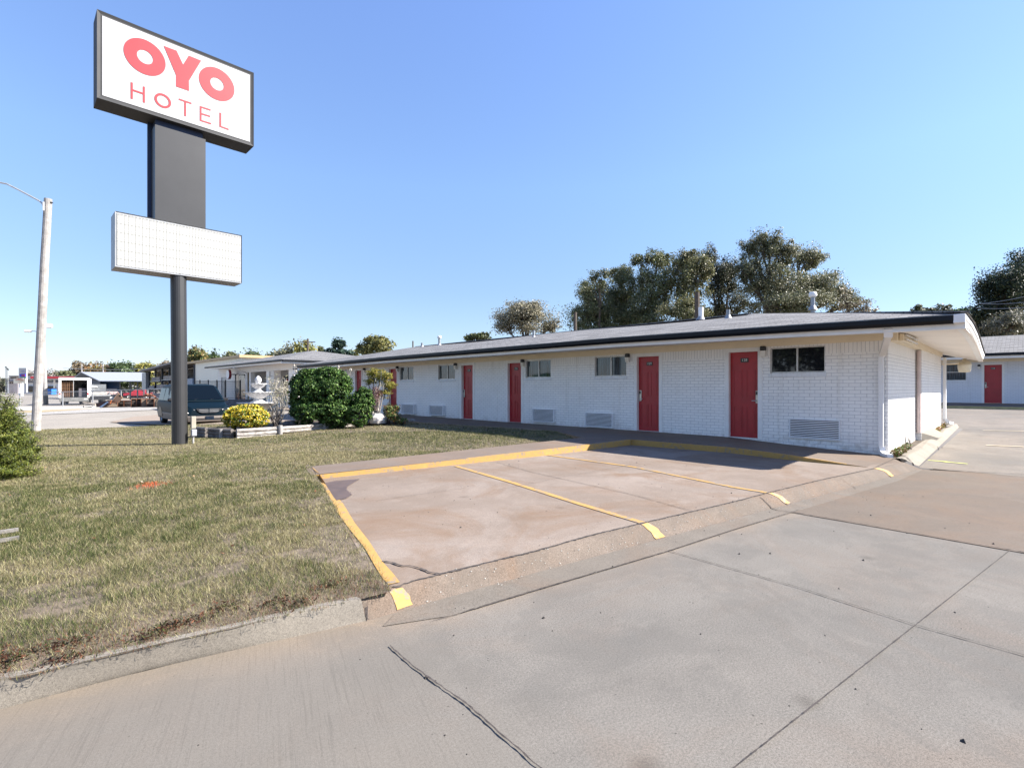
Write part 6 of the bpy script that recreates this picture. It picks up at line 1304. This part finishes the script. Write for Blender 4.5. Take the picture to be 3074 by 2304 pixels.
bush('hedge_bush', 'smaller green hedge lobe right of the big hedge bush', 'bush', [L3(1090, 1215, 34, 52, 15.9), L3(1075, 1235, 40, 46, 15.8)], 16000, .033, HG, M_gloss, [.3, .35, .2, .15], clump=.08, stems=10)
bush('variegated_bush', 'round yellow and green variegated bush at the left end of the bed', 'bush', [L3(740, 1250, 58, 35, 14.7), L3(700, 1258, 26, 26, 14.7), L3(780, 1256, 26, 28, 14.7)], 15000, .034, [(.55, .43, .035), (.46, .34, .03), (.66, .58, .22), (.04, .095, .012), (.07, .14, .018)], M_gloss, [.32, .18, .14, .22, .14], clump=.09, stems=14, aspect=.5)
ftz = L3(1145, 1140, 36, 34, 17.0)
fo = bush('feathery_shrub', 'airy yellow green feathery shrub with pale stems before the red door', 'shrub', [L3(1150, 1135, 32, 26, 17.0), L3(1120, 1120, 24, 18, 17.), L3(1170, 1160, 22, 20, 17.), L3(1110, 1145, 18, 16, 17.), L3(1150, 1180, 28, 14, 17)], 9000, .03, [(.26, .24, .05), (.16, .20, .04), (.34, .26, .08)], M_petg, None, shell=.3, clump=.16, stems=5, nc=50, aspect=.25)
b = MB()
for k_ in range(9): a_ = np.array(W(1125+random.uniform(-6, 10), 1262, 17)); e = np.array(W(1120+random.uniform(-18, 48), random.uniform(1110, 1160), 17+random.uniform(-.3, .3))); b.tube([tuple(a_), tuple((a_+e)/2+rng.normal(size=3)*.08), tuple(e)], [.022, .016, .007], 6, False)
b.build('pale_stem', M_twig, fo, recalc=False)
bush('purple_shrub', 'reddish purple bare twiggy shrub under the feathery shrub', 'shrub', [L3(1122, 1200, 22, 40, 16.8), L3(1130, 1185, 18, 28, 16.8)], 3500, .022, [(.16, .07, .08), (.22, .12, .12), (.30, .24, .2)], M_petg, stems=26, stem_m=M_twig, aspect=.3, shell=.3, clump=.2)
bush('low_shrub', 'low green shrub with reddish leaves at the right end of the bed', 'shrub', [L3(1182, 1248, 22, 18, 16.6), L3(1165, 1232, 16, 22, 16.7), L3(1205, 1262, 22, 10, 16.4), L3(1190, 1228, 12, 14, 16.8)], 2600, .03, [(.08, .14, .03), (.05, .09, .02), (.28, .14, .06), (.16, .2, .06)], M_leaf, stems=14, clump=.2, shell=.3)
def stalks(name, lb, cat, px0, px1, yb, yt, D, n, m, head=None, leaf=0, spread=.3):
    a0 = pD((px0+px1)/2, yb, D); o = thing(name, lb, cat, tuple(a0)); b = MB(); hd_ = MB(); LP_ = []
    for i in range(n):
        x = px0+(px1-px0)*(i+.5)/n; s_ = np.array(W((px0+px1)/2+random.uniform(-6, 6), yb, D+random.uniform(-.2, .2))); e = np.array(W(x+random.uniform(-5, 5), random.uniform(yt, yt+(yb-yt)*.35), D+random.uniform(-.25, .25)))
        mid = (s_+e)/2+rng.normal(size=3)*spread*.15; b.tube([tuple(s_), tuple(mid), tuple(e)], [.012, .009, .005], 5, False)
        if head: hd_.lathe(e[0], e[1], [(.004, e[2]-.02), (head, e[2]+.02), (head*.8, e[2]+.07), (.004, e[2]+.1)], 7)
        for k_ in range(leaf): t = random.uniform(.3, 1); LP_.append(mid*(1-t)+e*t+rng.normal(size=3)*.06)
    b.build('stems', m, o, recalc=False)
    if head: hd_.build('seed_heads', m, o)
    if LP_: leaf_mesh('dry_leaves', np.array(LP_), .055, colmix(len(LP_), [(.42, .38, .30), (.28, .28, .17), (.5, .47, .4)]), M_petg, o, .22, -.4)
    return o
stalks('dry_plant', 'pale dried plant with drooping leaves right of the fountain', 'plant', 806, 872, 1270, 1128, 16.8, 22, M_twig, None, 26, 1.2)
stalks('twiggy_shrub', 'dark bare twigs in the bed below the fountain', 'shrub', 806, 852, 1280, 1222, 15.2, 26, M_darktwig)
stalks('seed_stalks', 'tall dried flower stalks rising above the left of the hedge', 'plant', 872, 905, 1230, 1098, 17.4, 7, M_twig, .03, 5)
stalks('seed_stalks', 'tall dried flower stalks rising above the right of the hedge', 'plant', 1010, 1056, 1230, 1100, 17.2, 8, M_twig, .035, 8)
JN = [(.065, .09, .013), (.11, .13, .019), (.16, .17, .03), (.027, .042, .008)]
jb = thing('juniper_bush', 'feathery yellow green juniper bush at the left picture edge', 'bush', tuple(pz(-40, 1440, .12)))
P_, O_2, Cc = [], [], []; bst = MB()
JC = np.array(pD(-50, 1330, 7.5)); JC[2] = .35
for k_ in range(560):
    u = rng.normal(size=3); u[2] = abs(u[2])*1.1-.25; u /= np.linalg.norm(u)
    ex = np.array([.57, .57, 1.08])*random.uniform(.55, 1.02); e = JC+u*ex; e[2] = max(e[2], .12); st_ = JC*.5+e*.5; st_[2] = max(.1, JC[2]*.6+(e[2])*.4)
    tip = e+np.array([u[0]*.10, u[1]*.10, random.uniform(-.03, .06)]); bst.tube([tuple(st_), tuple(e), tuple(tip)], [.008, .005, .002], 4, False)
    m_ = 300; t = rng.beta(2.2, 1.3, m_)[:, None]; base_ = st_*(1-t)+tip*t; wd_ = .075*(1-t*.75)+.008; q_ = base_+rng.normal(size=(m_, 3))*wd_*np.array([1, 1, .55]); P_.append(q_)
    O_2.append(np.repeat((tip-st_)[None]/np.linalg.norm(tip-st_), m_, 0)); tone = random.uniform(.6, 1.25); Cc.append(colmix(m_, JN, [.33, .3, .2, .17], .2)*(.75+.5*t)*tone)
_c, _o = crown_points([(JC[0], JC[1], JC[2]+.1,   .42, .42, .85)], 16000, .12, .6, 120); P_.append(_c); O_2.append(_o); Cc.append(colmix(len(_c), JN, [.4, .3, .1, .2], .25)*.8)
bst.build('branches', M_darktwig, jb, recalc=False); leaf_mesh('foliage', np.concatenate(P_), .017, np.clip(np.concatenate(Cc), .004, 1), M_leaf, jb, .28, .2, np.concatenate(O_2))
stalks('weed_plant', 'dark weeds growing at the sunlit end wall corner', 'weeds', 2690, 2742, 1378, 1288, 11.4, 9, M_darktwig, None, 0)
bush('weed_clump', 'leafy weeds at the foot of the end wall beside the downspout', 'weeds', [(12.5, 1.80, .18, .22, .08, .08), (12.95, 1.80, .18, .3, .08, .06), (13.5, 1.80, .2, .4, .07, .06), (12.32, 1.76, .15, .15, .07, .07)], 2600, .022, [(.06, .10, .02), (.12, .17, .03), (.16, .09, .04), (.20, .13, .07)], M_leaf, clump=.2, shell=.3, stems=20, aspect=.45)
bush('weed_clump', 'brown and yellow weeds at the far end of the end wall', 'weeds', [(17.9, 1.76, .27, .6, .06, .05), (18.8, 1.76, .29, .6, .06, .05), (19.7, 1.76, .31, .5, .06, .06)], 1600, .028, [(.25, .28, .05), (.30, .14, .06), (.20, .14, .09)], M_leaf, clump=.2, shell=.3, stems=10)

# ------------------------------------------------------------------ grass blades
def vnoise(x, y, sc, seed):
    r_ = np.random.default_rng(seed); T_ = r_.random((64, 64)); X, Y = x*sc+100, y*sc+100; xi, yi = np.floor(X).astype(int), np.floor(Y).astype(int); fx_, fy_ = X-xi, Y-yi; fx_ = fx_*fx_*(3-2*fx_); fy_ = fy_*fy_*(3-2*fy_)
    g = lambda a, b_: T_[a % 64, b_ % 64]; return (g(xi, yi)*(1-fx_)+g(xi+1, yi)*fx_)*(1-fy_)+(g(xi, yi+1)*(1-fx_)+g(xi+1, yi+1)*fx_)*fy_
def grass_pts():
    P = []; poly = lawn_poly
    for d0, d1, den in ((0, 5, 14000), (5, 7, 9500), (7, 10, 5000), (10, 14, 2200), (14, 20, 900), (20, 30, 300)):
        xs_, ys_ = (-14, 11), (2.4, 28.5); n = int(den*(xs_[1]-xs_[0])*(ys_[1]-ys_[0])); n = min(n, 9000000)
        for _ in range(1):
            x = rng.uniform(*xs_, n); y = rng.uniform(*ys_, n); D = x*FW[0]+y*FW[1]; s_ = x*RT[0]+y*RT[1]; k = (D > d0) & (D <= d1) & (np.abs(s_) < D*1.04+.3) & (D > 1.5)
            x, y = x[k], y[k]; k = inpoly(x, y+np.where(y < 6, np.clip(.028*(vnoise(x, y, 9, 21)*2-.3)+rng.normal(0, .008, len(x)), -.02, .07), 0), poly); P.append((x[k], y[k]))
    return np.concatenate([p_[0] for p_ in P]), np.concatenate([p_[1] for p_ in P])
gx_, gy_ = grass_pts(); D = gx_*FW[0]+gy_*FW[1]; n = len(gx_)
# thin along the kerb, bare patches near the kerb
bare = vnoise(gx_, gy_, 1.6, 3)*.6+vnoise(gx_, gy_, 5, 4)*.4
near_k = np.clip((gy_-np.interp(gx_, [q[0] for q in TA], [q[1] for q in TA]))/.55, 0, 1)
keep = (rng.random(n) < .6+.4*near_k) & ((bare < np.where(gy_ < 4.2, .56, .66)) | (rng.random(n) < np.where(gy_ < 4.2, .22, .45)) | (D > 9))
gx_, gy_, D = gx_[keep], gy_[keep], D[keep]; n = len(gx_); near_k = near_k[keep]
dry = vnoise(gx_, gy_, .45, 11)*.30+vnoise(gx_, gy_, 1.4, 12)*.3+vnoise(gx_, gy_, 5, 13)*.4
dry = np.clip((dry-.33)*3.2+.2*ss(10, 17, gy_), 0, 1); isdry = rng.random(n) < (.30+.62*dry)
GR_ = np.array([(.07, .095, .026), (.115, .135, .04), (.035, .05, .014)]); DR_ = np.array([(.31, .28, .14), (.255, .22, .11), (.38, .345, .20), (.17, .14, .07)])
col = np.where(isdry[:, None], DR_[rng.integers(0, 4, n)], GR_[rng.integers(0, 3, n)])*(1+rng.normal(0, .24, (n, 1))); col = np.clip(col, .01, .8)
o_ = pz(325*1.3897, 1051*1.3897, .13); ro = np.exp(-(((gx_-o_[0])**2+(gy_-o_[1])**2)/.022)); col = np.where((rng.random(n) < ro*.8)[:, None], np.array([.75, .12, .04]), col)
rk = rng.random(n) < (1-near_k)*.45; col[rk] = np.array([.16, .085, .055])*rng.uniform(.6, 1.5, (rk.sum(), 1))
h = rng.uniform(.013, .036, n)*(.7+.9*vnoise(gx_, gy_, 7, 31))*(1+.3*(1-dry))*(.75+.25*near_k); wd = np.clip(.00115*D**.78, .0026, .02)*rng.uniform(.6, 1.25, n)
th = rng.uniform(0, 6.283, n); ln = rng.uniform(.2, 1.3, n)*h; z = G(gx_, gy_)-.006
sx_, sy_ = np.cos(th)*wd/2, np.sin(th)*wd/2; ph = th+rng.normal(1.57, .6, n); lx, ly = np.cos(ph)*ln, np.sin(ph)*ln
V = np.empty((n, 3, 3)); V[:, 0] = np.stack([gx_-sx_, gy_-sy_, z], 1); V[:, 1] = np.stack([gx_+sx_, gy_+sy_, z], 1); V[:, 2] = np.stack([gx_+lx, gy_+ly, z+h], 1)
me = bpy.data.meshes.new('grass'); me.vertices.add(n*3); me.loops.add(n*3); me.polygons.add(n); me.vertices.foreach_set('co', V.ravel()); me.loops.foreach_set('vertex_index', np.arange(n*3)); me.polygons.foreach_set('loop_start', np.arange(0, n*3, 3)); me.polygons.foreach_set('loop_total', np.full(n, 3)); me.update()
at_ = me.attributes.new('col', 'FLOAT_COLOR', 'POINT'); at_.data.foreach_set('color', np.concatenate([np.repeat(col, 3, 0), np.ones((n*3, 1))], 1).ravel()); me.materials.append(M_blade)
go = bpy.data.objects.new('grass', me); C.objects.link(go); tag(go, 'short half dry lawn grass between the kerb and the gravel lot', 'grass', None, 'stuff'); print('blades', n)

k_ = 26
for i in range(k_):
    x = random.uniform(-1.5, 1.55); y = float(np.interp(x, [q[0] for q in TA], [q[1] for q in TA]))+random.uniform(.03, .35)
    nn_ = 160; cc_ = np.array([x, y, float(G(x, y))+.012])+rng.normal(size=(nn_, 3))*np.array([.06, .035, .010]); KC = cc_ if i == 0 else np.concatenate([KC, cc_])
wd2 = leaf_mesh('edge_weeds', KC, .013, colmix(len(KC), [(.07, .035, .025), (.13, .06, .035), (.05, .06, .02), (.10, .09, .06)], None, .35), M_petg, None, .3, .2); tag(wd2, 'dark reddish weeds and debris along the kerb edge of the lawn', 'weeds', None, 'stuff')
# fallen leaves on the lawn, grit on the concrete
k_ = 900; gx2 = rng.uniform(-4, 9, k_); gy2 = rng.uniform(2.5, 15, k_); wg_ = np.exp(-(gy2-2.8)/1.4)+.10; ii = (rng.random(k_) < wg_) & inpoly(gx2, gy2, lawn_poly); gx2, gy2 = gx2[ii], gy2[ii]
lf = leaf_mesh('fallen_leaves', np.stack([gx2, gy2, G(gx2, gy2)+rng.uniform(.012, .03, len(gx2))], 1), .017, colmix(len(gx2), [(.22, .11, .06), (.34, .22, .12), (.12, .07, .05), (.5, .45, .38)]), M_petg, None, .6, 1.6); tag(lf, 'scattered brown fallen leaves lying on the lawn', 'leaves', None, 'stuff')
b = MB()
for i in range(240):
    x, y = random.uniform(.3, 9), random.uniform(-1.5, 2.8)
    if random.random() < .35: x, y = random.uniform(2, 11), random.uniform(2.4, 6.4)
    h_ = bvh.ray_cast(Vector((x, y, 3)), Vector((0, 0, -1)))
    if not h_[0]: continue
    z = h_[0].z; r_ = random.uniform(.003, .008) if random.random() < .9 else .012
    b.add([(x-r_, y-r_*.7, z), (x+r_, y-r_*.5, z), (x+r_*.6, y+r_, z), (x-r_*.8, y+r_*.8, z), (x+r_*.1, y, z+r_*1.1)], [(0, 1, 4), (1, 2, 4), (2, 3, 4), (3, 0, 4)])
tag(b.build('grit', mat('grit_dark', (.05, .045, .04), .9, .4, 30)), 'small dark stones and grit scattered over the concrete driveway', 'grit', None, 'stuff')
b = MB()
for i in range(420):
    t = random.random(); A_, B_ = LB[0]*(1-t)+LB[-1]*t, BB[1]*(1-t)+BB[-1]*t; k2 = random.random(); q = A_*(1-k2)+B_*k2; h_ = bvh.ray_cast(Vector((q[0], q[1]+random.uniform(-.05, .05), 3)), Vector((0, 0, -1)))
    if not h_[0]: continue
    x, y, z = h_[0]; r_ = random.uniform(.004, .011); b.add([(x-r_, y-r_*.7, z-.001), (x+r_, y-r_*.5, z-.001), (x+r_*.6, y+r_, z-.001), (x-r_*.8, y+r_*.8, z-.001), (x, y, z+r_*.5)], [(0, 1, 4), (1, 2, 4), (2, 3, 4), (3, 0, 4)])
tag(b.build('aggregate', mat('pale_aggregate', (.25, .235, .21), .8, .3, 30)), 'pale exposed stones in the worn rolled kerb', 'aggregate', None, 'stuff')
for o in BASES:
    if '_base' in o: del o['_base']
